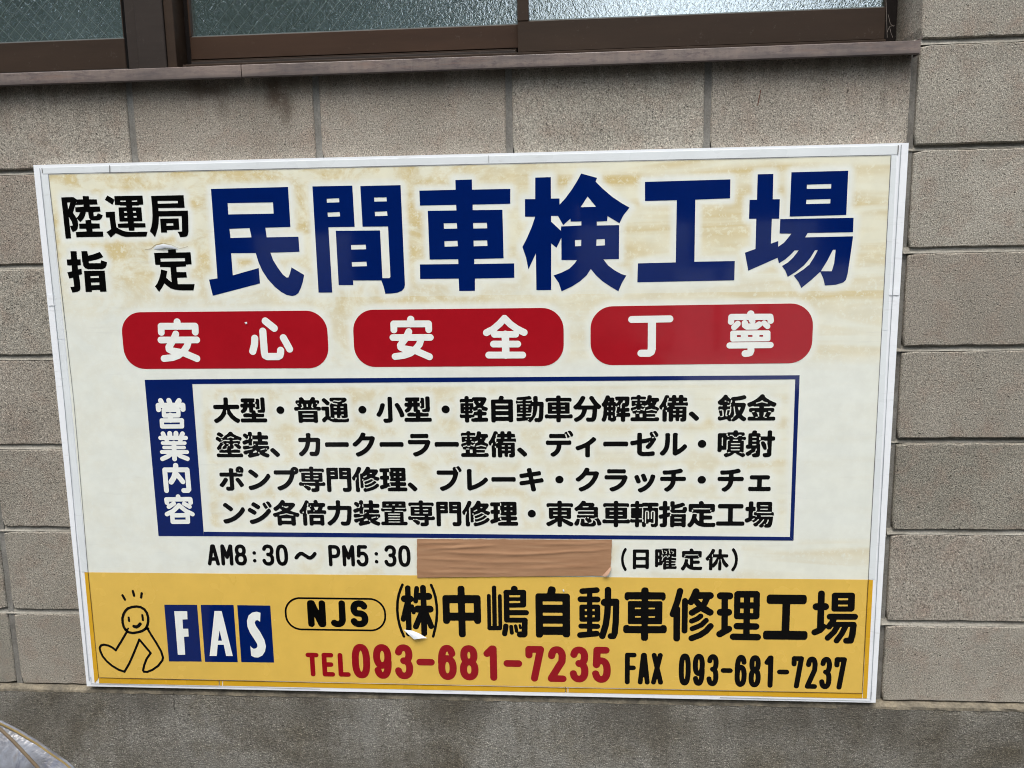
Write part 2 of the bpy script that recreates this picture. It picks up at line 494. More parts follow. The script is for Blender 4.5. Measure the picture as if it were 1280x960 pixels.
def neighbour(name, x0, x1, y, d, h, wall, label, wins):
    b = empty(name, ((x0 + x1) / 2, y - d / 2, GZ), None, label, 'building')
    box('wall', x0, x1, y - d, y, GZ, GZ + h, wall, b)
    cx, cy = (x0 + x1) / 2, y - d / 2
    v = [(x0 - .4, y + .4, GZ + h + .004), (x1 + .4, y + .4, GZ + h + .004), (x1 + .4, y - d - .4, GZ + h + .004), (x0 - .4, y - d - .4, GZ + h + .004),
         (x0 + .5, cy, GZ + h + .9), (x1 - .5, cy, GZ + h + .9)]
    mesh_obj('roof', v, [(3, 2, 1, 0), (0, 1, 5, 4), (2, 3, 4, 5), (1, 2, 5), (3, 0, 4)], M_ROOF, b)
    for (a, c, z0, z1) in wins:
        f = box('window', a, c, y, y + .06, GZ + z0, GZ + z1, M_BROWN2, b)
        box('pane', a + .06, c - .06, y + .062, y + .07, GZ + z0 + .06, GZ + z1 - .06, M_GLASS, f)
    return b
M_ROOF = mat_flat('dark roof tile', srgb(62, 60, 60), 0.7)
M_WALLA = mat_flat('dark brown siding', srgb(30, 32, 29), 0.8)
M_WALLB = mat_flat('grey siding', srgb(46, 48, 46), 0.8)
neighbour('house', -22, -0.45, -11.5, 7, 9.4, M_WALLA, 'two storey dark brown house across the road, mirrored in the window glass',
          [(-6, -4.2, 1, 2.2), (-3.8, -2.2, 4.2, 5.3), (-9, -7.4, 4.2, 5.3), (-12, -10.4, 1, 2.2)])
neighbour('garage', -0.3, 4.2, -12.5, 6, 3.1, M_WALLB, 'low grey garage between the two houses across the road', [(-.6, 1.6, .02, 2.3), (2.1, 3.8, .02, 2.3)])
gw = empty('garden_wall', (3.4, -12.2, GZ), None, 'low white rendered wall with dark gaps in front of the grey garage across the road', 'wall')
M_GW = mat_flat('white render', srgb(228, 226, 220), 0.8)
for a, b_ in ((1.25, 1.95), (2.08, 2.72), (2.9, 4.6), (4.7, 6.4)):
    box('panel', a, b_, -12.3, -12.15, GZ, GZ + 1.42, M_GW, gw)
box('coping', 1.2, 6.45, -12.34, -12.11, GZ + 1.421, GZ + 1.46, M_GW, gw)
neighbour('house', 4.9, 22, -11.5, 7, 7.4, M_WALLB, 'two storey grey house across the road right of the low garage', [(6, 7.8, 1, 2.2), (6.2, 7.8, 4.2, 5.3), (10, 12, 1, 2.2)])

# ------------------------------------------------------------------ the block wall
BW, BH = 0.4, 0.2
PLZ = -1.388            # top of the plinth
wall = empty('block_wall', (-0.9, 0.05, PLZ), None, 'weathered grey-brown concrete block wall carrying the white and yellow sign', 'wall')
SIGN_X0, SIGN_X1, SIGN_Z0, SIGN_Z1 = -1.815, -0.011, -1.378, -0.190

def block(x0, x1, z0, z1, seed, left_face=False):
    """block face with worn uneven arrises; its front lies within a millimetre of y=0"""
    rnd = random.Random(seed)
    nx, nz = 18, 9
    off = rnd.uniform(-0.0009, 0.0009)
    def ring(dx, y, jit, jy):
        pts = []
        a0, a1, b0, b1 = x0 + dx, x1 - dx, z0 + dx, z1 - dx
        def j(s, px, pz):
            q = noise.noise(Vector((px * 38 + seed, pz * 38, s)))
            q2 = noise.noise(Vector((px * 120, pz * 120 + seed, s + 9)))
            return (q * 0.7 + q2 * 0.6) * jit
        R_ = 0.0045
        for i in range(nx):
            x = a0 + (a1 - a0) * i / nx
            c = R_ if i == 0 else 0
            pts.append((x + c, y + off, b0 + abs(j(1, x, b0)) * 1.3))
        for i in range(nz):
            z = b0 + (b1 - b0) * i / nz
            c = R_ if i == 0 else 0
            pts.append((a1 - abs(j(2, a1, z)), y + off, z + c))
        for i in range(nx):
            x = a1 - (a1 - a0) * i / nx
            c = R_ if i == 0 else 0
            pts.append((x - c, y + off, b1 - abs(j(3, x, b1)) * 1.3))
        for i in range(nz):
            z = b1 - (b1 - b0) * i / nz
            c = R_ if i == 0 else 0
            pts.append((a0 + abs(j(4, a0, z)), y + off, z - c))
        return pts
    r0 = ring(0.0026, 0.0, 0.0030, 0)
    r1 = ring(0.0007, 0.0022, 0.0024, 0)
    r2 = ring(0.0000, 0.0240 if not left_face else 0.19, 0.0016, 0)
    n = len(r0)
    V = r0 + r1 + r2
    F = [tuple(range(n))]
    for k in range(n):
        m = (k + 1) % n
        F.append((k, k + n, m + n, m))
        F.append((k + n, k + 2 * n, m + 2 * n, m + n))
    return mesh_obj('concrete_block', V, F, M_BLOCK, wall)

JZ = [0.0004, -0.1996, -0.4011, -0.6014, -0.8060, -1.0010, -1.2032]
JZR = [0.0004, -0.1993, -0.4015, -0.6017, -0.7962, -0.9964, -1.2032]
def joint_z(r, k): return -r * BH if r < 0 else (JZR if k >= 0 else JZ)[r]
JH, JV = 0.0098, 0.0118
for k in range(-6, 2):                      # columns: from x=(k)*0.4
    for r in range(-3, 7):                  # courses downward from z=0
        x0, x1 = k * BW + JV / 2 + 0.002, (k + 1) * BW - JV / 2 + 0.002
        z1 = joint_z(r, k) - JH / 2
        z0 = PLZ + 0.002 if r == 6 else joint_z(r + 1, k) + JH / 2
        if r < 0 and k < 0: continue        # the window opening
        if x0 > SIGN_X0 + 0.01 and x1 < SIGN_X1 - 0.001 and z0 > SIGN_Z0 - 0.02 and z1 < SIGN_Z1 - 0.004 and r < 7: continue   # wholly behind the sign
        block(x0, x1, z0, z1, k * 31 + r * 7 + 400, left_face=(r < 0 and k == 0))
# bed joints lie deep, head joints nearly flush
mb = []
for r in range(0, 7):
    mb.append((0.0, 0.85, JZR[r], (0.9, 1.5, 0.8, 1.2, 2.0, 0.75, 0.9)[r]))
    if r > 0: mb.append((-2.45, -0.001, JZ[r], (1, 1.1, 0.9, 0.75, 0.8, 0.8, 0.75)[r]))
for (xa, xb, zc, dq) in mb:
    prof = [(0.0195, zc + 0.009), (0.0085 * dq, zc + 0.0064), (0.0070 * dq, zc + 0.001), (0.0042 * dq, zc - 0.0028), (0.0012 * dq + (dq > 1.3) * 0.004, zc - 0.0054), (0.0195, zc - 0.009)]
    v, f = extrude_profile(prof, xa, xb, 160, lambda x, k: (noise.noise(Vector((x * 60, k * 3.1, zc * 9))) * 0.0016, noise.noise(Vector((x * 45, 7 + k, zc * 5))) * 0.0008))
    mesh_obj('bed_joint', v, f, M_BED, wall)
for k in range(-5, 2):
    xc = k * BW + 0.002
    dep = 0.0090 if k == 0 else 0.0042
    n_ = 90
    zt = -0.006 if k < 1 else 0.6
    V, F = [], []
    prof = [(-0.0085, 0.019), (-0.0068, dep - 0.001), (0.0, dep), (0.0068, dep - 0.001), (0.0085, 0.019)]
    for i in range(n_ + 1):
        z = zt + (PLZ - zt) * i / n_
        wob = noise.noise(Vector((k * 5.0, 0, z * 7))) * 0.0012
        for q, (dx, y) in enumerate(prof):
            V.append((xc + dx + wob, y + noise.noise(Vector((q, k, z * 50))) * 0.0012, z))
    for i in range(n_):
        for q in range(4):
            a = i * 5 + q
            F.append((a, a + 5, a + 6, a + 1))
    mesh_obj('head_joint', V, F, M_HEAD, wall)
# solid core behind the facing
v, f = join_data([box_data(-2.45, 0.85, 0.0215, 0.19, PLZ - 0.3, -0.006), box_data(0.012, 0.85, 0.0215, 0.19, -0.004, 0.62)])
mesh_obj('wall_core', v, f, M_HEAD, wall)

# plinth with a sloping lip
prof = [(0.02, PLZ + 0.001), (-0.0005, PLZ + 0.0005), (-0.0075, PLZ - 0.0015), (-0.0125, PLZ - 0.0045), (-0.0135, PLZ - 0.010)]
v, f = extrude_profile(prof, -2.45, 0.85, 330, lambda x, k: ((0 if k < 2 else noise.noise(Vector((x * 30, k, 3))) * 0.0022), 0 if k < 1 else noise.noise(Vector((x * 42, k * .7, 1))) * 0.0022))
mesh_obj('plinth_lip', v, f, M_LEDGE, wall)
V, F = [], []
nx_, nz_ = 170, 30
for j in range(nz_ + 1):
    z = PLZ - 0.0060 - (PLZ - 0.0060 - GZ) * j / nz_
    for i in range(nx_ + 1):
        x = -2.45 + 3.3 * i / nx_
        V.append((x, -0.0148 + noise.noise(Vector((x * 7, z * 7, 2))) * 0.0016 + (0.003 if j == 0 else 0), z + (noise.noise(Vector((x * 42, 2.1, 1))) * 0.0020 if j == 0 else 0)))
for j in range(nz_):
    for i in range(nx_):
        a = j * (nx_ + 1) + i
        F.append((a, a + nx_ + 1, a + nx_ + 2, a + 1))
mesh_obj('plinth', V, F, M_PLINTH, wall, smooth=True)
# hairline crack and old marks on blocks
def decal(name, pts, r, mat, parent):
    v, f = tube(pts, r, 5)
    return mesh_obj(name, v, f, mat, parent)
P = lambda px, py, y: tuple(at(px, py, y))
M_RUST = mat_flat('rust brown mark', srgb(96, 58, 44), 0.9)
M_CRACK = mat_flat('crack', srgb(52, 48, 42), 0.95)
decal('rust_mark', [P(951, 112, -.0004), P(949.5, 120, -.0004), P(947, 132, -.0004)], 0.0008, M_RUST, wall)
decal('crack', [P(217, 866, -.0165), P(216, 871, -.0165), P(218, 876, -.0165), P(217, 882, -.0165), P(219, 888, -.0165)], 0.0006, M_CRACK, wall)

# ------------------------------------------------------------------ sill flashing
sill = empty('window_sill', (-0.95, -0.01, -0.03), None, 'brown metal sill flashing along the foot of the wired-glass windows', 'sill')
def sill_piece(x0, x1):
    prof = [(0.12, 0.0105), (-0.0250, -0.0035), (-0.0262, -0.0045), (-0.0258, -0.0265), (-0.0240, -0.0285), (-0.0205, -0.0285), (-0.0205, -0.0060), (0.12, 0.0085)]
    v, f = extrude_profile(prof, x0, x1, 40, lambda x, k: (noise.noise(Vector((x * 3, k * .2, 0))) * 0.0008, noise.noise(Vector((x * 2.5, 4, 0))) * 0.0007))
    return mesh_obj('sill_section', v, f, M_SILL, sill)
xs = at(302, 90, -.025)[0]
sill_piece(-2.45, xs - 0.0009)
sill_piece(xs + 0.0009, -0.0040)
v, f = box_data(-0.0039, -0.0015, -0.0258, 0.0, -0.0285, -0.0030)
mesh_obj('end_cap', v, f, M_SILL, sill)
v = [(-0.016, -0.004, -0.003), (0.008, -0.0035, 0.002), (0.012, -0.004, 0.0125), (0.002, -0.006, 0.004),
     (-0.016, -0.002, -0.003), (0.008, -0.0015, 0.002), (0.012, -0.002, 0.0125), (0.002, -0.004, 0.004)]
mesh_obj('flashing_tab', v, [(0, 1, 2, 3), (7, 6, 5, 4), (0, 4, 5, 1), (1, 5, 6, 2), (2, 6, 7, 3), (3, 7, 4, 0)], M_SILL, sill)

# ------------------------------------------------------------------ windows
WT = 0.62
def wires(name, x0, x1, z0, z1, y, parent, pitch=0.030, ang=47):
    parts = []
    t = math.tan(math.radians(ang))
    for s in (1, -1):
        k = -80
        while k < 160:
            c = x0 + k * pitch
            k += 1
            # line: x = c + s*(z-z0)/t, drawn slightly wavy
            pts = []
            for q in range(13):
                z = z0 + (z1 - z0) * q / 12
                x = c + s * (z - z0) / t + 0.0008 * math.sin(k * 1.7 + z * 90)
                if x0 < x < x1: pts.append((x, y, z))
            if len(pts) >= 2:
                parts.append(tube(pts, 0.00030, 3))
    v, f = join_data(parts)
    o = mesh_obj(name, v, f, M_WIRE, parent)
    return o

def sash(parent, x0, x1, z0, rail_top, y, st_l, st_r, mat, pitch=0.03):
    g = box('sash', x0, x1, y, y + 0.024, z0, rail_top, mat, parent, 0.0012)      # bottom rail is the sash's own mesh
    if st_l > 0: box('stile', x0, x0 + st_l, y - 0.0006, y + 0.024, rail_top + 0.0005, WT, mat, g, 0.001)
    if st_r > 0: box('stile', x1 - st_r, x1, y - 0.0006, y + 0.024, rail_top + 0.0005, WT, mat, g, 0.001)
    a, b = x0 + st_l, x1 - st_r
    box('glazing_bead', a + .0003, b - .0003, y + 0.0055, y + 0.0095, rail_top + 0.0003, rail_top + 0.0032, M_GASK, g)
    box('glass_pane', a + .0003, b - .0003, y + 0.010, y + 0.016, rail_top + 0.0004, WT, M_GLASS, g)
    wr = wires('wire_mesh', a, b, rail_top + 0.0006, WT, y + 0.0100, g, pitch)
    wr['kind'] = 'stuff'
    return g
M_GASK = mat_flat('grey glazing gasket', srgb(96, 102, 100), 0.6)

YF, YB = 0.060, 0.088
wr_ = empty('sliding_window', (-0.75, YB, 0.02), None, 'wide sliding window of wired glass with bright sky mirrored in it, above the sign', 'window', 'brown sliding windows')
xm0, xm1 = at(647, 40, YF)[0], at(1107, 20, YF)[0]
sash(wr_, xm0, xm1, 0.0235, 0.0850, YF, at(661, 40, YF)[0] - xm0, 0.0012, M_BROWN)
xb0 = at(238, 60, YB)[0]
sash(wr_, xb0, xm0 + 0.02, 0.040, 0.0875, YB, 0.0035, 0.0150, mat_alu('red-brown aluminium', srgb(54, 38, 27)))
box('track', xb0 - 0.003, xm1, YF - 0.008, YF + 0.03, 0.0165, 0.0215, M_BROWN, wr_, 0.0008)
box('track', xb0 + 0.010, xm0 - 0.006, YF + 0.006, YF + 0.009, 0.0216, 0.0300, M_BROWN2, wr_, 0.0005)
box('track', xb0 + 0.004, xm0 - 0.004, YF + 0.018, YF + 0.021, 0.0216, 0.0360, M_BROWN, wr_, 0.0005)
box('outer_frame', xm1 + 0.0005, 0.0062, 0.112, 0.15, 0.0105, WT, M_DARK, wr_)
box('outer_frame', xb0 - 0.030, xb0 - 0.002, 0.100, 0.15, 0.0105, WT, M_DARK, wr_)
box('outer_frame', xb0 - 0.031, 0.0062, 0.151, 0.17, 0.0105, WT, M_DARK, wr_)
for a in ([(1107.5, -1), (1108.2, 20), (1109, 47)], [(1110, 18), (1113, 30), (1117, 33)], [(1109, 40), (1112, 33), (1118, 32)], [(1112, 34), (1114, 42), (1116, 47)]):
    decal('cobweb', [P(x, y, YF - 0.002) for x, y in a], 0.0004, M_WEB, wr_)

wl = empty('sliding_window', (-1.95, YF, 0.02), None, 'narrow end of a dull green wired-glass window left of the thick brown post', 'window', 'brown sliding windows')
xl1 = at(156, 60, YF)[0]
sash(wl, -2.45, xl1, 0.0200, 0.0820, YF, 0, 0.0004, M_BROWN, 0.027)
post0, post1 = xl1, at(219, 60, YF - 0.012)[0]
q = [at(px, 60, YF - 0.012)[0] for px in (156, 172, 207, 219)]
box('stile', q[0] + 0.0008, q[1], YF - 0.003, 0.1, 0.0180, WT, M_BROWN2, wl, 0.001)
box('post', q[1] + 0.0008, q[2], YF - 0.014, 0.1, 0.0040, WT, M_BROWN2, wl, 0.0015)
box('post_flange', q[2] + 0.0010, q[3], YF - 0.010, 0.1, 0.0045, WT, M_BROWN, wl, 0.001)
box('track', -2.45, q[0], YF - 0.008, YF + 0.03, 0.0130, 0.0185, M_BROWN2, wl, 0.0008)
# dark room lining and wall head behind the windows, seen by nobody but the light
box('lintel', -2.45, 0.0, 0.0, 0.19, WT, WT + 0.15, M_LEDGE, wall)

# ------------------------------------------------------------------ lettering machinery
def edt(mask, R):
    """distance (pixels, up to R) from each False pixel to the nearest True one"""
    big = float((R + 1) ** 2)
    a = np.where(mask, 0.0, big)
    for ax in (0, 1):
        out = a.copy()
        for s in range(1, R + 1):
            sh = np.full_like(a, big)
            if ax == 0: sh[s:] = a[:-s]
            else: sh[:, s:] = a[:, :-s]
            np.minimum(out, sh + s * s, out)
            sh = np.full_like(a, big)
            if ax == 0: sh[:-s] = a[s:]
            else: sh[:, :-s] = a[:, s:]
            np.minimum(out, sh + s * s, out)
        a = out
    return np.sqrt(a)

def sdf(mask, R):
    """positive inside"""
    return np.where(mask, edt(~mask, R) - 0.5, 0.5 - edt(mask, R))

def blur(a, n=1):
    for _ in range(n):
        p = np.pad(a, 1, mode='edge')
        a = (p[:-2, 1:-1] + 2 * p[1:-1, 1:-1] + p[2:, 1:-1]) / 4
        p = np.pad(a, 1, mode='edge')
        a = (p[1:-1, :-2] + 2 * p[1:-1, 1:-1] + p[1:-1, 2:]) / 4
    return a

def raster(tris, H, W, out=None):
    """tris: (n,3,2) x,y in pixels"""
    m = np.zeros((H, W), bool) if out is None else out
    for t in tris:
        x0, y0 = np.floor(t.min(0)).astype(int)
        x1, y1 = np.ceil(t.max(0)).astype(int)
        x0, y0, x1, y1 = max(x0, 0), max(y0, 0), min(x1, W - 1), min(y1, H - 1)
        if x1 < x0 or y1 < y0: continue
        X, Y = np.meshgrid(np.arange(x0, x1 + 1) + .5, np.arange(y0, y1 + 1) + .5)
        (ax, ay), (bx, by), (cx, cy) = t
        w0 = (bx - ax) * (Y - ay) - (by - ay) * (X - ax)
        w1 = (cx - bx) * (Y - by) - (cy - by) * (X - bx)
        w2 = (ax - cx) * (Y - cy) - (ay - cy) * (X - cx)
        e = 1e-6
        m[y0:y1 + 1, x0:x1 + 1] |= ((w0 >= -e) & (w1 >= -e) & (w2 >= -e)) | ((w0 <= e) & (w1 <= e) & (w2 <= e))
    return m

def rdp(p, tol):
    keep = np.zeros(len(p), bool)
    keep[0] = keep[-1] = True
    st = [(0, len(p) - 1)]
    while st:
        a, b = st.pop()
        if b - a < 2: continue
        d = p[b] - p[a]
        L = math.hypot(*d)
        q = p[a + 1:b] - p[a]
        dist = np.abs(q[:, 0] * d[1] - q[:, 1] * d[0]) / L if L > 1e-9 else np.hypot(q[:, 0], q[:, 1])
        i = int(dist.argmax())
        if dist[i] > tol:
            keep[a + 1 + i] = True
            st += [(a, a + 1 + i), (a + 1 + i, b)]
    return p[keep]

def contours(F, tol=0.2):
    """closed outlines of F>0 as (n,2) arrays in x,y pixels (pixel centres at .5)"""
    H, W = F.shape
    I = F > 0
    case = I[:-1, :-1] * 1 + I[:-1, 1:] * 2 + I[1:, 1:] * 4 + I[1:, :-1] * 8
    TAB = {1: [(3, 0)], 2: [(0, 1)], 3: [(3, 1)], 4: [(1, 2)], 5: [(3, 0), (1, 2)], 6: [(0, 2)], 7: [(3, 2)],
           8: [(2, 3)], 9: [(2, 0)], 10: [(0, 1), (2, 3)], 11: [(2, 1)], 12: [(1, 3)], 13: [(1, 0)], 14: [(0, 3)]}
    nxt = {}
    ys, xs = np.nonzero((case > 0) & (case < 15))
    for y, x in zip(ys.tolist(), xs.tolist()):
        ids = ((y, x, 0), (y, x + 1, 1), (y + 1, x, 0), (y, x, 1))
        for a, b in TAB[int(case[y, x])]:
            nxt[ids[a]] = ids[b]
    loops = []
    def pt(e):
        y, x, k = e
        if k == 0:
            a, b = F[y, x], F[y, x + 1]
            return (x + .5 + a / (a - b), y + .5)
        a, b = F[y, x], F[y + 1, x]
        return (x + .5, y + .5 + a / (a - b))
    while nxt:
        s = next(iter(nxt))
        e, L = s, []
        while e in nxt:
            L.append(pt(e))
            e = nxt.pop(e)
        if len(L) < 6: continue
        p = np.array(L)
        h = len(p) // 2
        q = np.vstack([rdp(p[:h + 1], tol)[:-1], rdp(np.vstack([p[h:], p[:1]]), tol)[:-1]])
        ar = 0.5 * abs(np.dot(q[:, 0], np.roll(q[:, 1], -1)) - np.dot(q[:, 1], np.roll(q[:, 0], -1)))
        if len(q) >= 3 and ar > 2.0: loops.append(q)
    return loops

def area(q):
    return 0.5 * (np.dot(q[:, 0], np.roll(q[:, 1], -1)) - np.dot(q[:, 1], np.roll(q[:, 0], -1)))

def fill(loops):
    """loops of 2-D points -> verts, triangles; each outer loop is filled with the holes that lie in it"""
    def inside(p, q):
        x, y = p
        c = False
        for (x1, y1), (x2, y2) in zip(q, np.roll(q, -1, 0)):
            if (y1 > y) != (y2 > y) and x < (x2 - x1) * (y - y1) / (y2 - y1) + x1: c = not c
        return c
    par = []
    for i, a in enumerate(loops):
        holders = [j for j, b in enumerate(loops) if j != i and inside(a[0], b)]
        par.append(holders)
    V, T = [], []
    for i, a in enumerate(loops):
        if len(par[i]) % 2: continue
        holes = [loops[j] for j in range(len(loops)) if len(par[j]) == len(par[i]) + 1 and i in par[j]]
        group = [a] + holes
        polys = [[Vector((float(x), float(y), 0)) for x, y in g] for g in group]
        tri = tessellate_polygon(polys)
        n = len(V)
        for g in group: V += [tuple(p) for p in g]
        T += [tuple(n + k for k in t) for t in tri]
    return np.array(V, float), T

def np_inside(p, q):
    x, y = p
    r = np.roll(q, -1, 0)
    with np.errstate(divide='ignore', invalid='ignore'):
        xi = (r[:, 0] - q[:, 0]) * (y - q[:, 1]) / (r[:, 1] - q[:, 1]) + q[:, 0]
    return int((((q[:, 1] > y) != (r[:, 1] > y)) & (x < xi)).sum() % 2)

NPX = 144          # raster pixels per em
PAD = 24
_text = {}
def load_glyphs(chars):
    """reads the outlines of the characters out of Blender's own built-in font"""
    objs = []
    for ch in chars:
        cu = bpy.data.curves.new('glyph_source', 'FONT')
        cu.body = ch
        cu.size = 1.0
        cu.resolution_u = 4
        ob = bpy.data.objects.new('glyph_source', cu)
        COL.objects.link(ob)
        objs.append((ch, ob, cu))
    dg = bpy.context.evaluated_depsgraph_get()
    dg.update()
    for ch, ob, cu in objs:
        me = bpy.data.meshes.new_from_object(ob.evaluated_get(dg))
        v = np.array([tuple(x.co)[:2] for x in me.vertices], float).reshape(-1, 2)
        me.calc_loop_triangles()
        t = np.array([tuple(x.vertices) for x in me.loop_triangles], int).reshape(-1, 3)
        _text[ch] = (v, t)
        bpy.data.meshes.remove(me)
    for ch, ob, cu in objs:
        bpy.data.objects.remove(ob)
        bpy.data.curves.remove(cu)

EM = [1.0, 0.0, 0.0]
def calibrate():
    v = _text['中'][0]
    # in this font the character 中 spans .086..(1-.086) of its em in x and -.078..(.834) in y
    EM[0] = 1.0

_glyph = {}
def keep_gaps(s, d, gap):
    """where two strokes run side by side and would grow together, keep a slit of the given width between them"""
    gy, gx = np.gradient(s)
    g = np.hypot(gx, gy)
    ridge = (s < -1.0) & (s > -(d + gap / 2) * NPX - 1) & (g < 0.42)
    # drop specks
    p = np.pad(ridge, 1)
    cnt = sum(p[1 + a:p.shape[0] - 1 + a, 1 + b:p.shape[1] - 1 + b].astype(int) for a in (-1, 0, 1) for b in (-1, 0, 1))
    ridge &= cnt >= 3
    R = int(gap * NPX) + 4
    return blur(edt(ridge, R) - gap / 2 * NPX, 1)

def glyph(ch, style):
    """-> verts in em units (x right, y down), triangles. style: (kind, erode, dilate)"""
    key = (ch, style)
    if key in _glyph: return _glyph[key]
    kind, er, di, gap = style
    v, t = _text[ch]
    H = W = int(NPX * 1.15) + 2 * PAD
    px = np.empty_like(v)
    px[:, 0] = v[:, 0] * NPX + PAD
    px[:, 1] = (0.98 - v[:, 1]) * NPX + PAD
    m = raster(px[t], H, W)
    dens = m.sum() / NPX ** 2
    if kind == 'round':
        d = di
        e = er
        s = blur(sdf(m, int(NPX * 0.1)), 2)
        m2 = sdf(m, int(NPX * 0.1)) > e * NPX
        F = sdf(m2, int(NPX * (d + e)) + 6) + (d + e) * NPX
        F = blur(F, 2)
        F = np.minimum(F, keep_gaps(s, d, gap))
    else:                                     # square-cornered: grow with a square brush
        d = di
        k = int(round(d * NPX))
        kx = max(1, k)
        o = m.copy()
        for s_ in range(1, kx + 1):
            o[:, s_:] |= m[:, :-s_]; o[:, :-s_] |= m[:, s_:]
        ky = max(1, int(round(k * 0.85)))
        p = o.copy()
        for s_ in range(1, ky + 1):
            p[s_:] |= o[:-s_]; p[:-s_] |= o[s_:]
        F = blur(sdf(p, 6), 1)
        F = np.minimum(F, keep_gaps(blur(sdf(m, int(NPX * 0.1)), 2), d, gap))
        F = blur(F, 1)
    loops = contours(F, 0.22)
    for tryno in range(6):
        V, T = fill(loops)
        want = sum(abs(area(q)) * (1 if sum(np_inside(q[0], b) for j, b in enumerate(loops) if b is not q) % 2 == 0 else -1) for q in loops)
        tt = V[np.array(T)]
        got = 0.5 * np.abs((tt[:, 1, 0] - tt[:, 0, 0]) * (tt[:, 2, 1] - tt[:, 0, 1]) - (tt[:, 1, 1] - tt[:, 0, 1]) * (tt[:, 2, 0] - tt[:, 0, 0])).sum()
        if abs(got - want) < 0.01 * want: break
        rj = np.random.RandomState(tryno)
        loops = [q + rj.uniform(-0.03, 0.03, q.shape) for q in contours(F, 0.22 + 0.05 * tryno)]
    else: print('glyph not filled cleanly', ch, got, want)
    V = (V - PAD) / NPX
    _glyph[key] = (V, T)
    return V, T

# --- a single-stroke round alphabet for the figures and Latin letters
def arc(cx, cy, rx, ry, a0, a1, n=14, pw=2.3):
    out = []
    for i in range(n + 1):
        a = math.radians(a0 + (a1 - a0) * i / n)
        c, s = math.cos(a), math.sin(a)
        out.append((cx + rx * math.copysign(abs(c) ** (2 / pw), c), cy + ry * math.copysign(abs(s) ** (2 / pw), s)))
    return out
STROKES = {
    '0': [arc(.5, .5, .5, .5, 0, 360, 40, 2.5)],
    '1': [[(.18, .17), (.62, 0), (.72, 0.0), (.72, 1)]],
    '2': [arc(.5, .26, .46, .26, 188, 352, 14) + [(.93, .40), (.03, .97), (0, 1), (1, 1)]],
    '3': [arc(.5, .235, .46, .235, 195, 450, 20) , arc(.48, .73, .50, .27, -90, 165, 20)],
    '5': [[(.88, 0), (.12, 0), (.07, .50)] + arc(.48, .68, .50, .32, 215, 520, 24)],
    '6': [arc(.5, .68, .5, .32, 0, 360, 26), arc(.5, .5, .5, .5, 180, 270, 12, 2.4) + arc(.5, .27, .44, .27, 270, 345, 8)],
    '7': [[(0, .20), (0, 0), (1, 0), (.45, 1)]],
    '8': [arc(.5, .235, .44, .235, 0, 360, 24), arc(.5, .735, .5, .265, 0, 360, 24)],
    '9': [arc(.5, .32, .5, .32, 0, 360, 26), arc(.5, .5, .5, .5, 0, 90, 12, 2.4) + arc(.5, .73, .44, .27, 90, 165, 8)],
    '-': [[(0, .5), (1, .5)]],
    ':': [[(.5, .38), (.5, .381)], [(.5, .82), (.5, .821)]],
    'A': [[(0, 1), (.43, 0), (.57, 0), (1, 1)], [(.16, .73), (.84, .73)]],
    'M': [[(0, 1), (.0, 0), (.04, 0), (.5, .62), (.96, 0), (1, 0), (1, 1)]],
    'P': [[(0, 1), (0, 0), (.5, 0)] + arc(.5, .27, .48, .27, 270, 450, 14) + [(0, .54)]],
    'T': [[(0, 0), (1, 0)], [(.5, 0), (.5, 1)]],
    'E': [[(1, 1), (.05, 1), (.05, 0), (.9, 0)], [(.05, .49), (.85, .49)]],
    'L': [[(.1, 0), (.1, 1), (1, 1)]],
    'F': [[(.05, 1), (.05, 0), (1, 0)], [(.05, .47), (.92, .47)]],
    'X': [[(.05, 0), (1, 1)], [(.92, 0), (0, 1)]],
    'N': [[(0, 1), (0, 0), (.12, 0), (.88, 1), (1, 1), (1, 0)]],
    'J': [[(.88, 0), (.88, .72)] + arc(.45, .74, .43, .26, 0, 130, 12)],
    'S': [arc(.52, .25, .46, .25, 335, 105, 18)[:-1] + [(.5, .48)] + arc(.49, .74, .50, .26, -75, 155, 18)],
    '~': [[(0, .62), (.10, .48), (.22, .38), (.34, .38), (.5, .5), (.66, .62), (.78, .62), (.90, .52), (1, .38)]],
}

def strokes_mesh(lines, r, res):
    """lines in world units (x right, y down), brush radius r -> V, T"""
    P_ = np.vstack([np.array(l) for l in lines])
    x0, y0 = P_.min(0) - r - 4 * res
    x1, y1 = P_.max(0) + r + 4 * res
    W, H = int((x1 - x0) / res) + 2, int((y1 - y0) / res) + 2
    X, Y = np.meshgrid(x0 + (np.arange(W) + .5) * res, y0 + (np.arange(H) + .5) * res)
    D = np.full((H, W), 1e9)
    for l in lines:
        for (ax, ay), (bx, by) in zip(l[:-1], l[1:]):
            dx, dy = bx - ax, by - ay
            t = np.clip(((X - ax) * dx + (Y - ay) * dy) / max(dx * dx + dy * dy, 1e-12), 0, 1)
            D = np.minimum(D, np.hypot(X - ax - t * dx, Y - ay - t * dy))
    loops = contours((r - D) / res, 0.15)
    V, T = fill(loops)
    V = V * res + np.array([x0, y0])
    return V, T

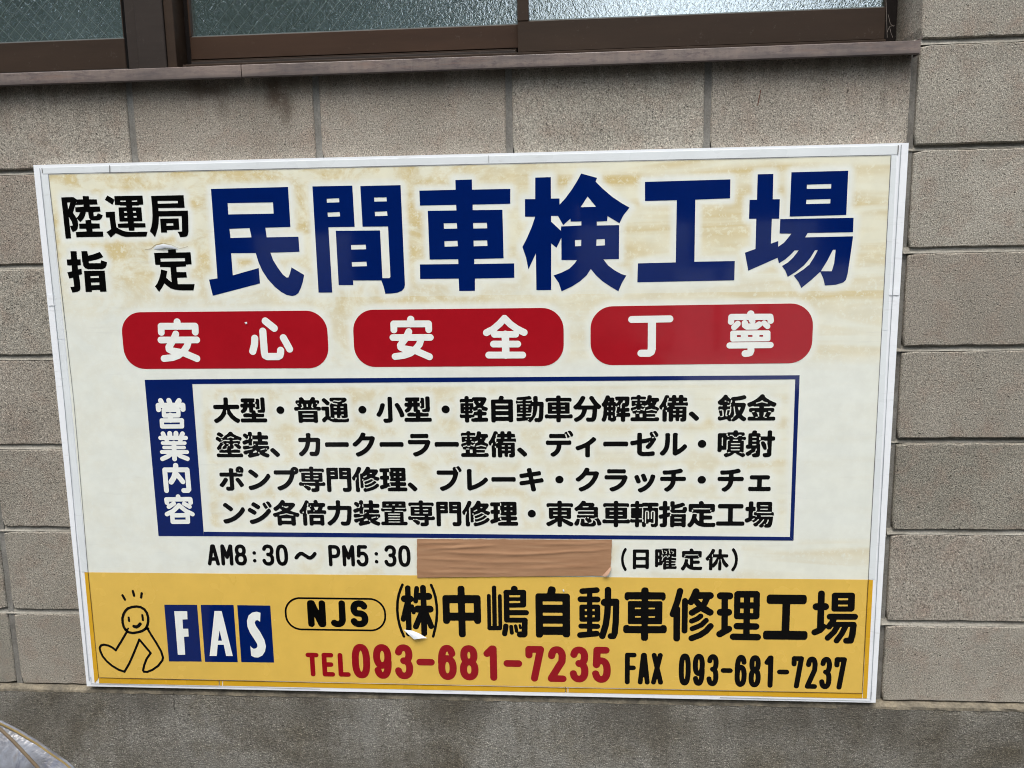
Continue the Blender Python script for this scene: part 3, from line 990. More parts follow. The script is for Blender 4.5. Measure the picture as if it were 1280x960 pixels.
def brush_char(strokes, org, s, mat, parent, y, halo=True):
    """strokes: (brush radius, centre line) measured in an enlarged crop of the photograph"""
    res = 0.16 * PXM
    L = [[(p[0], -p[2]) for p in (at(org[0] + a / s, org[1] + b / s, y) for a, b in l)] for r, l in strokes]
    P_ = np.vstack([np.array(l) for l in L])
    loc = pxm(org[0] + 450 / s, org[1] + 450 / s)
    rm = (max(r for r, l in strokes) / s + 0.2) * loc
    x0, y0 = P_.min(0) - rm - 4 * res
    x1, y1 = P_.max(0) + rm + 4 * res
    W, H = int((x1 - x0) / res) + 2, int((y1 - y0) / res) + 2
    X, Y = np.meshgrid(x0 + (np.arange(W) + .5) * res, y0 + (np.arange(H) + .5) * res)
    D = np.full((H, W), 1e9)
    for (r, _), l in zip(strokes, L):
        for (ax, ay), (bx, by) in zip(l[:-1], l[1:]):
            dx, dy = bx - ax, by - ay
            t = np.clip(((X - ax) * dx + (Y - ay) * dy) / max(dx * dx + dy * dy, 1e-12), 0, 1)
            D = np.minimum(D, np.hypot(X - ax - t * dx, Y - ay - t * dy) - (r / s + 0.12) * loc)
    V, T = fill(contours(-D / res, 0.2))
    V = V * res + np.array([x0, y0])
    return char_obj('character', V * np.array([1, -1]), T, y, mat, parent, halo)

def union_char(groups, org, s, mat, parent, y):
    """overlapping outline groups [outer, hole, ...] merged into one shape"""
    m = np.zeros((1000, 1000), bool)
    for g_ in groups:
        V, T = fill([np.array(p, float) + 20 for p in g_])
        raster(V[np.array(T)], 1000, 1000, m)
    loops = [q - 20 for q in contours(blur(sdf(m, 4), 1), 0.8)]
    loops = [np.array([[at(org[0] + a / s, org[1] + b / s, y)[i] for i in (0, 2)] for a, b in q]) for q in loops]
    V, T = fill(loops)
    return char_obj('character', V, T, y, mat, parent)

T_SIGN = 0.020
Y_FILM = -T_SIGN - 0.0006
Y_INK = -T_SIGN - 0.0010
Y_INK2 = -T_SIGN - 0.0014
inked = []                     # world x,z triangles of every mark, for the ageing halo
def char_obj(name, V2, T, y, mat, parent, halo=True):
    V3 = np.stack([V2[:, 0], np.full(len(V2), y), V2[:, 1]], 1)
    tris = V3[np.array(T)][:, :, [0, 2]]
    # face the street
    F = []
    for t, q in zip(T, tris):
        a = (q[1, 0] - q[0, 0]) * (q[2, 1] - q[0, 1]) - (q[1, 1] - q[0, 1]) * (q[2, 0] - q[0, 0])
        F.append(t if a > 0 else (t[0], t[2], t[1]))
    o = mesh_obj(name, V3, F, mat, parent)
    if halo: inked.append(tris)
    return o

def world_box(b, y=Y_INK):
    """(xl, xr, ytl, ybl, ytr, ybr) measured in the photograph -> xL, xR, zTL, zBL, zTR, zBR on the sign"""
    xl, xr, a, b_, c, d = b
    xL = at(xl, (a + b_) / 2, y)[0]
    xR = at(xr, (c + d) / 2, y)[0]
    return xL, xR, at(xl, a, y)[2], at(xl, b_, y)[2], at(xr, c, y)[2], at(xr, d, y)[2]

def map_box(V, src, dst):
    """src = x0,x1,y0,y1 (y down) -> dst = xL,xR,zTL,zBL,zTR,zBR"""
    u = (V[:, 0] - src[0]) / (src[1] - src[0])
    v = (V[:, 1] - src[2]) / (src[3] - src[2])
    xL, xR, a, b, c, d = dst
    x = xL + (xR - xL) * u
    z = (1 - u) * ((1 - v) * a + v * b) + u * ((1 - v) * c + v * d)
    return np.stack([x, z], 1)

def font_line(text, boxpx, style, mat, parent, name='character', line_name='text_line', y=Y_INK, squeeze=None):
    G = [(i, ch, *glyph(ch, style)) for i, ch in enumerate(text) if ch != '　']
    allv = [V + np.array([i * 1.0, 0]) for i, ch, V, T in G]
    A = np.vstack(allv)
    src = (A[:, 0].min(), A[:, 0].max(), A[:, 1].min(), A[:, 1].max())
    dst = world_box(boxpx, y)
    if line_name:
        g = empty(line_name, ((dst[0] + dst[1]) / 2, y, (dst[2] + dst[3]) / 2), parent)
    else: g = parent
    for (i, ch, V, T), W_ in zip(G, allv):
        char_obj(name, map_box(W_, src, dst), T, y, mat, g)
    return g

def stroke_line(text, boxpx, r_px, mat, parent, ratio, line_name='text_line', name='character', y=Y_INK):
    """ratio: ink width of a cell over its pitch"""
    xL, xR, a, b, c, d = world_box(boxpx, y)
    g = empty(line_name, ((xL + xR) / 2, y, (a + b) / 2), parent)
    n = len(text)
    pitch = (xR - xL) / (n - 1 + ratio)
    r = (r_px + 0.1) * pxm((boxpx[0] + boxpx[1]) / 2, (boxpx[2] + boxpx[3]) / 2)
    res = r / 5.5
    for i, ch in enumerate(text):
        if ch == ' ': continue
        x0 = xL + pitch * i
        cw = pitch * ratio
        u = (x0 + cw / 2 - xL) / (xR - xL)
        zt, zb = a + (c - a) * u, b + (d - b) * u
        L = []
        for s in STROKES[ch]:
            L.append([(x0 + r + p[0] * (cw - 2 * r), -(zt - r - p[1] * (zt - zb - 2 * r))) for p in s])
        V, T = strokes_mesh(L, r, res)
        V = V * np.array([1, -1])
        char_obj(name, V, T, y, mat, g)
    return g

def trace(polys, org, s, y):
    """outline polygons measured in an enlarged crop of the photograph -> x,z on the plane of the sign"""
    out = []
    for p in polys:
        out.append(np.array([[at(org[0] + a / s, org[1] + b / s, y)[i] for i in (0, 2)] for a, b in p]))
    return out

def traced_char(name, polys, org, s, mat, parent, y=Y_INK, halo=True):
    V, T = fill(trace(polys, org, s, y))
    return char_obj(name, V, T, y, mat, parent, halo)

def pxm(px, py): return 0.5 * (at(px + 1, py, Y_INK)[0] - at(px, py, Y_INK)[0]) + 0.5 * (at(px, py, Y_INK)[2] - at(px, py + 1, Y_INK)[2])
PXM = at(641, 600, Y_INK)[0] - at(640, 600, Y_INK)[0]      # metres per photo pixel on the sign

# ------------------------------------------------------------------ the sign
sign = empty('shop_sign', (-0.91, -0.01, SIGN_Z0), None, 'large white and yellow Japanese workshop sign with navy headline on the block wall', 'sign')
A_, B_, C_, D_ = (at(41.5, 206.3, -T_SIGN), at(1136, 178.5, -T_SIGN), at(1094.5, 878.5, -T_SIGN), at(108.5, 857.8, -T_SIGN))
quad = [(p[0], p[2]) for p in (D_, C_, B_, A_)]     # bottom-left, bottom-right, top-right, top-left
V = [(x, -T_SIGN, z) for x, z in quad] + [(x, -0.0012, z) for x, z in quad]
mesh_obj('backing_board', V, [(0, 1, 2, 3), (7, 6, 5, 4), (0, 4, 5, 1), (1, 5, 6, 2), (2, 6, 7, 3), (3, 7, 4, 0)], M_WHITE, sign)

def quad_plate(name, pts, y, th, mat, parent):
    """thin plate whose four corners (TL, TR, BR, BL) were measured in the photograph"""
    w_ = [at(a, b, y) for a, b in pts]
    q = [w_[3], w_[2], w_[1], w_[0]]
    V = [(p[0], y, p[2]) for p in q] + [(p[0], y + th, p[2]) for p in q]
    return mesh_obj(name, V, [(0, 1, 2, 3), (7, 6, 5, 4), (0, 4, 5, 1), (1, 5, 6, 2), (2, 6, 7, 3), (3, 7, 4, 0)], mat, parent)

def lerp(a, b, t): return (a[0] + (b[0] - a[0]) * t, a[1] + (b[1] - a[1]) * t)
# corners of the printed area (inner cut line) and of the edge tape
IN = [(60.5, 217.5), (1114, 193.3), (1078, 873 - 0.5), (123.3, 847.3)]
IN = [(60.5, 218.0), (1113.8, 194.0), (1077.8, 866.8), (123.2, 847.0)]
OUTL = [(50.5, 209.5), (1127.5, 180.5), (1089.0, 875.8), (113.5, 855.0)]
yt = Y_FILM
# --- edge tape: strips with seams; the side strips turn yellow beside the yellow band
def side_strip(a, b, c, d, cuts, mat):
    """strip with corners a(top outer) b(top inner) c(bottom inner) d(bottom outer), cut across at fractions"""
    cuts = [0] + list(cuts) + [1]
    for t0, t1 in zip(cuts[:-1], cuts[1:]):
        e = 0.0007
        quad_plate('edge_strip', [lerp(a, d, t0 + e), lerp(b, c, t0 + e), lerp(b, c, t1 - e), lerp(a, d, t1 - e)], yt, 0.0006, mat, sign)
# left strip: from (52.5,218)…; bottom at (123)
YB0 = 715.3      # top of the yellow on the left edge
LO = lambda y: 51.5 + (y - 218) * (115.5 - 51.5) / (848 - 218)
LI = lambda y: 60.5 + (y - 218) * (123.2 - 60.5) / (847 - 218)
RI = lambda y: 1113.8 + (y - 194) * (1077.8 - 1113.8) / (866.8 - 194)
RO = lambda y: 1120.8 + (y - 194) * (1086.5 - 1120.8) / (866.8 - 194)
g = 0.5
for y0, y1, m in ((219, 424, M_STRIP), (425.0, YB0, M_STRIP)):
    quad_plate('edge_strip', [(LO(y0), y0), (LI(y0) - g, y0), (LI(y1) - g, y1), (LO(y1), y1)], yt, 0.0006, m, sign)
quad_plate('edge_strip', [(105.5, YB0 + .2), (LI(YB0) - g, YB0), (LI(847.5) + .2, 847.4), (118.3, 854.0)], yt, 0.0006, M_YEL2, sign)
for y0, y1, m in ((195, 413, M_STRIP), (414.0, 724.5, M_STRIP)):
    quad_plate('edge_strip', [(RI(y0) + g, y0), (RO(y0), y0), (RO(y1), y1), (RI(y1) + g, y1)], yt, 0.0006, m, sign)
quad_plate('edge_strip', [(RI(725) + g, 725), (1091.3, 725.2), (1083.6, 873.2), (RI(867) + g, 873.0)], yt, 0.0006, M_YEL2, sign)
for x0, x1 in ((52.6, 136.5), (137.3, 610.4), (611.2, 1122.5)):
    f0 = lambda x: 209.6 + (x - 52) * (182.0 - 209.6) / (1122 - 52)
    f1 = lambda x: 217.2 + (x - 52) * (193.0 - 217.2) / (1122 - 52)
    quad_plate('edge_strip', [(x0, f0(x0)), (x1, f0(x1)), (x1, f1(x1)), (x0, f1(x0))], yt - 0.0003, 0.0009, M_STRIP, sign)
b1_ = lambda x: 847.6 + (x - 123) * (867.3 - 847.6) / (1078 - 123)
b2_ = lambda x: 853.9 + (x - 118) * (873.2 - 853.9) / (1083 - 118)
for x0, x1 in ((123.7, 273.5), (274.6, 277.8), (278.8, 706.6), (707.6, 709.4), (710.4, RI(867))):
    quad_plate('edge_strip', [(x0, b1_(x0)), (x1, b1_(x1)), (x1, b2_(x1)), (x0, b2_(x0))], yt, 0.0006, M_YEL2, sign)
# outer edging lines and cut lines, as shallow dark seams
def seam(pts, wpx, mat, name='seam', y=yt - 0.0009):
    L = []
    for (a, b), (c, d) in zip(pts[:-1], pts[1:]):
        n = max(1, int(math.hypot(c - a, d - b) / 40))
        for i in range(n):
            t = i / n
            L.append((a + (c - a) * t, b + (d - b) * t))
    L.append(pts[-1])
    Wp = [at(a, b, y) for a, b in L]
    h = wpx * PXM / 2
    V, F = [], []
    for i, p in enumerate(Wp):
        q0, q1 = Wp[max(i - 1, 0)], Wp[min(i + 1, len(Wp) - 1)]
        dx, dz = q1[0] - q0[0], q1[2] - q0[2]
        l_ = math.hypot(dx, dz)
        hh = h * (1 + 0.7 * noise.noise(Vector((i * 0.37, p[0] * 9, p[2] * 9))))
        jx = noise.noise(Vector((i * .21, 3, p[2] * 3))) * 0.0005
        V += [(p[0] - dz / l_ * hh + jx, y, p[2] + dx / l_ * hh + jx), (p[0] + dz / l_ * hh + jx, y, p[2] - dx / l_ * hh + jx)]
    for i in range(len(Wp) - 1):
        F.append((2 * i + 1, 2 * i + 3, 2 * i + 2, 2 * i))
    return mesh_obj(name, V, F, mat, sign)
seam([(60.2, 217.8), (92, 500), (LI(715), 715)], 0.6, M_PENCIL)
seam([(LI(715), 715), (123.2, 847.2)], 0.8, M_PENCILY)
seam([(60.2, 217.9), (500, 207.3), (900, 198.6), (1114, 194.0)], 0.7, M_PENCIL)
seam([(1113.8, 194.4), (RI(450), 450), (RI(724), 724)], 0.6, M_PENCIL)
seam([(RI(724), 724), (1077.8, 866.8)], 0.9, M_PENCILY)
seam([(123.2, 847.2), (400, 853.4), (700, 859.8), (1078, 867.0)], 0.8, M_PENCILY)
LG = mat_flat('faint grey line', srgb(150, 156, 160), 0.6)
seam([(49.5, 210.5), (80, 500), (111.5, 851)], 0.8, LG)
seam([(1126.6, 181.0), (1112, 430), (1088.6, 874.6)], 0.8, LG)
seam([(113.2, 846), (113.8, 854.6), (400, 861.2)], 0.7, LG)
seam([(900, 872.0), (1088.6, 876.4), (1089, 865)], 0.7, LG)
seam([(52.2, 210.2), (52.9, 216.2)], 1.1, M_PENCIL)
seam([(1122.9, 181.6), (1122.2, 192.6)], 1.0, M_PENCIL)
seam([(137, 206.8), (137.2, 215.6)], 0.9, M_PENCIL)
seam([(610.8, 194.5), (611, 204.0)], 0.9, M_PENCIL)
seam([(707, 858.8), (707.2, 865.2)], 0.9, M_PENCILY)
seam([(274, 850.5), (274.2, 856.8)], 0.9, M_PENCILY)
quad_plate('repair_patch', [(59.0, 368.5), (67.4, 368.3), (68.8, 382.0), (60.4, 382.2)], yt - 0.0007, 0.0005, M_WHITE, sign)
quad_plate('repair_patch', [(1111.6, 361.2), (1124.4, 361.0), (1123.8, 369.0), (1111.2, 369.2)], yt - 0.0007, 0.0005, M_WHITE, sign)

# --- lettering first (the film's ageing follows it)
CH = '民間車検工場陸運局指定安心全丁寧営業内容大型・普通小軽自動分解整備、鈑金塗装カークラゼルディ噴射ポンプ専門修理ブレキッチェジ各倍力置東急輌日曜休株中嶋（）'
load_glyphs(sorted(set(CH)))

head = empty('headline', (-0.9, Y_INK, -0.35), sign)
KANJI = [
 ((250, 220), [[(82,97),(660,82),(678,382),(490,387),(500,460),(738,455),(746,568),(528,575),(548,630),(585,690),(620,738),(650,762),(663,760),(675,730),(686,685),(781,742),(772,790),(757,838),(738,878),(715,895),(690,900),(650,892),(610,870),(560,830),(510,775),(470,715),(440,650),(418,577),(233,579),(246,745),(440,690),(450,805),(96,898),(67,777),(131,768)],
   [(207,203),(547,197),(552,282),(212,288)], [(220,396),(372,390),(386,460),(229,465)]]),
 ((380, 220), [[(63,78),(362,72),(380,381),(183,384),(212,874),(109,874)], [(170,170),(262,166),(265,197),(172,200)], [(176,274),(267,269),(271,303),(179,306)],
   [(422,75),(724,68),(757,815),(752,840),(735,860),(700,875),(660,881),(610,883),(597,830),(580,783),(368,783),(370,818),(260,818),(238,411),(570,408),(588,766),(640,766),(648,755),(630,378),(439,380)],
   [(525,161),(618,159),(621,190),(528,192)], [(530,268),(622,264),(626,298),(533,301)], [(352,517),(462,514),(466,549),(355,552)], [(358,645),(468,642),(472,676),(361,679)]]),
 ((510, 215), [[(355,60),(479,56),(480,132),(767,126),(767,238),(485,244),(485,286),(708,283),(717,647),(497,652),(497,690),(796,685),(798,793),(502,799),(502,891),(384,892),(380,799),(91,802),(89,693),(378,690),(376,654),(162,656),(148,291),(363,288),(361,246),(89,251),(85,140),(357,133)],
   [(268,385),(366,382),(369,424),(270,426)], [(488,382),(591,380),(594,422),(490,424)], [(273,518),(371,515),(374,557),(275,560)], [(491,514),(593,512),(596,554),(493,557)]]),
 ((645, 210), [[(144,72),(261,68),(262,229),(326,228),(327,275),(370,228),(420,160),(460,95),(489,41),(608,74),(597,102),(650,155),(720,215),(790,262),(851,297),(805,355),(776,414),(686,360),(684,398),(606,402),(606,431),(774,428),(772,682),(655,685),(690,730),(740,768),(790,795),(828,806),(795,860),(768,924),(710,890),(650,850),(600,805),(561,757),(530,805),(480,850),(420,888),(342,925),(320,860),(282,806),(340,785),(400,755),(440,715),(458,690),(341,690),(340,524),(304,598),(264,565),(264,915),(153,916),(149,640),(93,760),(75,670),(48,592),(80,530),(115,450),(144,365),(67,365),(67,234),(144,233)],
   [(537,213),(601,291),(484,294)], [(443,540),(490,538),(488,584),(443,587)], [(604,535),(666,532),(667,580),(602,583)], [(263,359),(315,359),(354,428),(408,380),(410,402),(490,400),(490,431),(338,438),(336,470),(263,402)]]),
 ((785, 210), [[(127,104),(768,85),(766,227),(505,237),(498,703),(801,697),(797,842),(70,857),(74,715),(358,708),(366,241),(127,247)]]),
 ((925, 205), [[(133,77),(250,74),(246,264),(299,264),(294,410),(239,410),(232,597),(287,577),(287,620),(330,590),(360,555),(385,522),(297,521),(302,413),(852,403),(848,511),(508,517),(488,550),(848,542),(835,640),(820,740),(808,820),(795,868),(775,888),(720,905),(637,911),(625,860),(602,808),(540,865),(460,930),(440,885),(403,838),(470,795),(520,755),(555,700),(584,645),(562,647),(530,700),(480,760),(420,808),(358,847),(340,800),(315,765),(360,738),(400,700),(440,648),(410,648),(380,680),(340,715),(292,745),(282,703),(62,800),(37,665),(116,637),(122,410),(67,411),(72,269),(127,268)],
   [(606,804),(688,804),(706,745),(718,643),(697,643),(655,725)], [(386,62),(812,50),(797,382),(372,394)], [(502,154),(685,149),(683,184),(501,187)], [(498,267),(679,262),(677,296),(496,300)]]),
]
for org, polys in KANJI:
    traced_char('character', polys, org, 6.0, M_BLUE, head)

small = empty('heading_note', (-1.65, Y_INK, -0.35), sign)
SC = 960 / 70
NOTE = [
 ((72, 238), [[[(62,120),(270,112),(330,155),(318,210),(290,290),(262,380),(310,450),(345,520),(352,600),(340,660),(310,695),(258,712),(235,670),(212,610),(262,600),(240,530),(190,450),(232,822),(138,826)], [(163,207),(217,204),(200,270),(180,325)]],
   [[(318,155),(432,152),(428,97),(532,97),(542,152),(668,152),(684,240),(548,243),(552,278),(724,276),(736,362),(612,370),(618,438),(665,438),(690,390),(772,425),(757,475),(725,505),(670,514),(600,512),(576,510),(580,565),(718,567),(726,650),(592,656),(600,704),(776,704),(784,794),(322,802),(312,713),(495,702),(490,656),(372,656),(368,570),(480,566),(476,508),(565,505),(540,470),(530,420),(522,370),(482,370),(470,430),(440,490),(388,543),(322,475),(360,430),(388,372),(306,368),(300,290),(445,278),(442,243),(300,250),(325,210)]]]),
 ((125, 238), [[[(243,97),(727,88),(742,243),(665,246),(662,258),(552,258),(552,290),(708,288),(726,526),(578,530),(580,560),(776,562),(782,634),(590,636),(590,690),(495,690),(490,640),(312,640),(303,570),(480,562),(478,532),(335,532),(315,292),(450,288),(448,260),(340,258),(338,248),(258,250)],
   [(345,172),(440,170),(442,194),(350,196)], [(545,170),(635,168),(637,192),(547,194)], [(410,352),(452,350),(466,382),(415,384)], [(562,350),(612,348),(620,380),(566,382)], [(415,438),(465,437),(467,466),(420,468)], [(570,436),(625,434),(632,464),(576,466)]],
   [[(127,86),(250,157),(215,245),(82,160)]],
   [[(95,370),(253,364),(262,500),(280,630),(330,660),(380,685),(440,703),(520,712),(815,708),(792,792),(430,796),(370,780),(320,755),(270,735),(185,808),(110,715),(188,665),(175,560),(162,465),(103,465)]]]),
 ((180, 238), [[[(120,95),(677,80),(697,298),(245,302),(248,355),(752,345),(758,450),(762,700),(752,760),(735,785),(700,796),(618,803),(600,750),(575,708),(652,704),(645,440),(255,445),(250,560),(238,640),(215,720),(187,803),(145,745),(100,700),(125,630),(140,540),(145,440),(140,300)], [(233,180),(578,177),(580,219),(236,228)]],
   [[(275,485),(592,480),(606,672),(392,682),(397,722),(293,724)], [(383,563),(500,561),(503,603),(386,606)]]]),
 ((75, 305), [[[(178,122),(283,122),(292,262),(352,262),(358,362),(300,366),(310,435),(368,420),(378,515),(325,535),(340,640),(350,760),(340,795),(300,818),(212,832),(195,785),(175,735),(243,730),(225,575),(158,592),(125,485),(205,468),(200,366),(125,366),(115,265),(190,262)]],
   [[(366,122),(468,122),(482,200),(560,180),(683,135),(742,222),(640,265),(490,295),(495,328),(695,328),(705,278),(806,310),(795,370),(775,405),(740,425),(700,432),(480,432),(430,415),(400,375),(382,300)]],
   [[(410,462),(765,456),(798,815),(688,818),(682,787),(545,790),(548,820),(440,822)], [(520,548),(662,544),(668,580),(524,585)], [(530,660),(672,657),(678,702),(536,706)]]]),
 ((185, 303), [[[(103,180),(345,175),(342,122),(475,118),(482,172),(730,168),(748,375),(650,380),(655,412),(485,420),(492,508),(655,508),(668,602),(500,606),(510,716),(800,714),(780,823),(560,822),(460,810),(390,790),(330,745),(280,700),(240,775),(190,850),(120,755),(165,690),(195,610),(215,530),(222,462),(330,490),(310,600),(350,640),(405,682),(395,560),(385,425),(207,422),(205,385),(125,383)], [(212,275),(632,268),(635,322),(218,330)]]]),
]
for org, groups in NOTE:
    union_char(groups, org, SC, M_BLACK, small, Y_INK)

def rounded(x0, x1, z0, z1, r, n=10):
    out = []
    for cx, cz, a0 in ((x1 - r, z1 - r, 0), (x0 + r, z1 - r, 90), (x0 + r, z0 + r, 180), (x1 - r, z0 + r, 270)):
        for i in range(n + 1):
            a = math.radians(a0 + 90 * i / n)
            out.append((cx + r * math.cos(a), cz + r * math.sin(a)))
    return out

def plate(name, loop, y, th, mat, parent, halo=True):
    n = len(loop)
    V = [(x, y, z) for x, z in loop] + [(x, y + th, z) for x, z in loop]
    F = [tuple(range(n))] + [(k, k + n, (k + 1) % n + n, (k + 1) % n) for k in range(n)]
    o = mesh_obj(name, V, F, mat, parent)
    if halo:
        q = np.array(loop)
        inked.append(np.array([[q[0], q[k], q[k + 1]] for k in range(1, n - 1)]))
    return o

AN1 = ((190, 390), [(58, [(431,170),(431,245)]), (56, [(160,350),(154,245),(738,243),(742,345)]), (55, [(152,480),(768,478)]), (57, [(408,378),(370,470),(287,605),(292,640),(340,664),(540,700),(770,798)]), (56, [(628,490),(600,590),(540,675),(450,745),(350,782),(206,798)])])
AN2 = ((480, 388), [(60, [(458,154),(458,230)]), (56, [(170,335),(166,232),(764,230),(766,330)]), (55, [(152,465),(795,463)]), (57, [(425,365),(380,465),(280,600),(286,632),(335,655),(540,690),(780,795)]), (56, [(640,480),(605,585),(540,665),(450,735),(340,772),(190,790)])])
SIN = ((305, 390), [(60, [(365,155),(518,278)]), (60, [(184,452),(180,560),(150,674)]), (60, [(322,330),(350,700),(362,745),(400,764),(580,764),(615,745),(626,700),(628,658)]), (59, [(674,442),(730,540),(782,635)])])
ZEN = ((597, 388), [(57, [(150,382),(270,320),(380,225),(460,136),(560,235),(680,320),(798,378)]), (54, [(286,412),(655,410)]), (56, [(272,577),(688,577)]), (57, [(192,766),(772,765)]), (62, [(474,410),(484,766)])])
TEI = ((780, 385), [(58, [(132,197),(786,186)]), (67, [(480,200),(476,700),(462,750)]), (60, [(475,700),(465,755),(430,776),(292,776)])])
NEI = ((903, 383), [(60, [(486,130),(486,170)]), (52, [(148,262),(155,182),(820,178),(828,246)]), (50, [(262,298),(202,358)]), (52, [(385,285),(390,325),(420,346),(580,344),(628,310)]), (44, [(498,240),(520,258)]), (46, [(714,286),(774,342)]),
   (38, [(174,454),(784,450),(784,558),(174,565),(174,454)]), (38, [(208,460),(210,560)]), (38, [(356,460),(356,560)]), (38, [(400,460),(400,560)]), (38, [(556,460),(556,560)]), (38, [(594,460),(594,560)]), (38, [(738,460),(738,560)]),
   (52, [(124,670),(824,662)]), (57, [(488,680),(490,760),(474,795),(440,806),(388,808)])])
for b, r, cs in (((153.4, 409.8, 390.2, 461.4, 388.3, 460.0), 0.045, (AN1, SIN)),
                 ((442.0, 704.6, 387.2, 459.0, 384.8, 457.2), 0.045, (AN2, ZEN)),
                 ((738.2, 1015.8, 383.2, 456.6, 378.9, 453.8), 0.046, (TEI, NEI))):
    xL, xR, a, b2, c, d = world_box(b)
    lp = rounded(xL, xR, (b2 + d) / 2, (a + c) / 2, r)
    tilt = ((c + d) - (a + b2)) / 2 / (xR - xL)
    lp = [(x, z + tilt * (x - (xL + xR) / 2)) for x, z in lp]
    p = plate('rounded_banner', lp, Y_INK, 0.0004, M_RED, sign)
    for org, st in cs:
        brush_char(st, org, SC, M_CREAM, p, Y_INK2, False)

# blue framed box: frame bars butt against the heading column
bx = empty('service_panel', (-0.9, Y_INK, -0.9), sign)
def bar(name, pts):
    w_ = [at(a, b, Y_INK) for a, b in pts]
    return plate(name, [(w_[3][0], w_[3][2]), (w_[2][0], w_[2][2]), (w_[1][0], w_[1][2]), (w_[0][0], w_[0][2])], Y_INK, 0.0004, M_BLUE, bx)
col = bar('heading_column', [(180.8, 474.8), (239.8, 474.0), (254.9, 670.2), (198.2, 670.0)])
bar('frame_bar', [(239.9, 474.0), (999.5, 469.0), (999.4, 474.1), (240.2, 480.0)])
bar('frame_bar', [(254.8, 664.7), (987.4, 671.2), (991.8, 675.8), (255.0, 670.2)])
bar('frame_bar', [(994.1, 474.2), (999.4, 474.2), (991.9, 675.6), (987.4, 671.2)])
VERT = [
 ((185, 490), [(33, [(168,116),(182,142)]), (33, [(278,114),(290,142)]), (33, [(414,116),(395,145)]), (33, [(140,234),(136,180),(464,176),(466,230)]),
   (27, [(209,240),(404,238),(406,312),(214,314),(209,240)]), (34, [(298,310),(298,375)]), (27, [(183,379),(452,377),(454,458),(188,460),(183,379)])]),
 ((185, 490), [(30, [(200,556),(214,590)]), (31, [(290,552),(292,600)]), (31, [(373,550),(372,600)]), (30, [(460,556),(446,588)]), (27, [(166,612),(504,612)]), (24, [(240,632),(264,666)]), (24, [(440,632),(420,666)]),
   (23, [(195,681),(490,681)]), (22, [(214,740),(482,740)]), (25, [(186,800),(520,800)]), (31, [(345,680),(354,892)]), (29, [(330,806),(270,856),(192,892)]), (29, [(370,806),(430,852),(526,890)])]),
 ((195, 575), [(31, [(140,408),(116,132),(414,130),(438,390),(425,407),(370,406)]), (34, [(262,74),(262,150),(238,235),(202,292)]), (31, [(268,180),(318,240),(358,290)])]),
 ((195, 575), [(30, [(295,488),(295,520)]), (29, [(146,570),(140,526),(456,522),(462,568)]), (27, [(238,580),(170,624)]), (27, [(374,582),(448,622)]), (28, [(146,722),(230,680),(306,604),(400,680),(487,722)]),
   (28, [(217,738),(422,736),(426,824),(222,824),(217,738)])]),
]
for org, st in VERT:
    brush_char(st, org, 960 / 90, M_CREAM, bx, Y_INK2, False)
RB = ('round', 0.014, 0.042, 0.040)
font_line('大型・普通・小型・軽自動車分解整備、鈑金', (266.6, 970.4, 496.8, 529.2, 492.6, 526.8), RB, M_BLACK, sign)
font_line('塗装、カークーラー整備、ディーゼル・噴射', (269.9, 968.8, 539.6, 572.4, 537.4, 571.6), RB, M_BLACK, sign)
font_line('ポンプ専門修理、ブレーキ・クラッチ・チェ', (274, 963.8, 582.6, 614.6, 582.8, 616.4), RB, M_BLACK, sign)
font_line('ンジ各倍力装置専門修理・東急車輌指定工場', (278.4, 967.4, 624.6, 656.6, 626.2, 659.8), RB, M_BLACK, sign)
stroke_line('AM8:30', (259, 360, 680.4, 706.8, 680.6, 707.2), 2.15, M_BLACK, sign, 0.88)
stroke_line('~', (367.8, 396, 681.6, 707.4, 681.8, 707.6), 2.2, M_BLACK, sign, 1.0)
stroke_line('PM5:30', (410.6, 513.2, 681.2, 707.8, 681.6, 708.6), 2.15, M_BLACK, sign, 0.88)
hol = empty('closing_note', (-0.6, Y_INK, -1.1), sign)
RS = ('round', 0.012, 0.040, 0.036)
for ch, b in (('（', (776.4, 783.4, 684.8, 713.8, 684.8, 713.8)), ('日', (791, 811.2, 686.8, 711.4, 686.8, 711.4)), ('曜', (818.8, 846, 685.6, 712, 685.6, 712)),
              ('定', (851.2, 878, 685.6, 713, 685.6, 713)), ('休', (882, 911, 686, 713, 686, 713)), ('）', (914.4, 922.4, 685.2, 714.2, 685.2, 714.2))):
    font_line(ch, b, RS, M_BLACK, hol, line_name=None)

# yellow band
ybq = [(LI(715.4) + .3, 715.4), (RI(724.7) - .3, 724.6), (RI(866.4) - .2, 866.4), (LI(846.6) + .4, 846.7)]
Y_BAND = Y_FILM - 0.0002
w_ = [at(a, b, Y_BAND) for a, b in ybq]
band = plate('yellow_band', [(w_[i][0], w_[i][2]) for i in (3, 2, 1, 0)], Y_BAND, 0.0003, M_YEL, sign, halo=False)

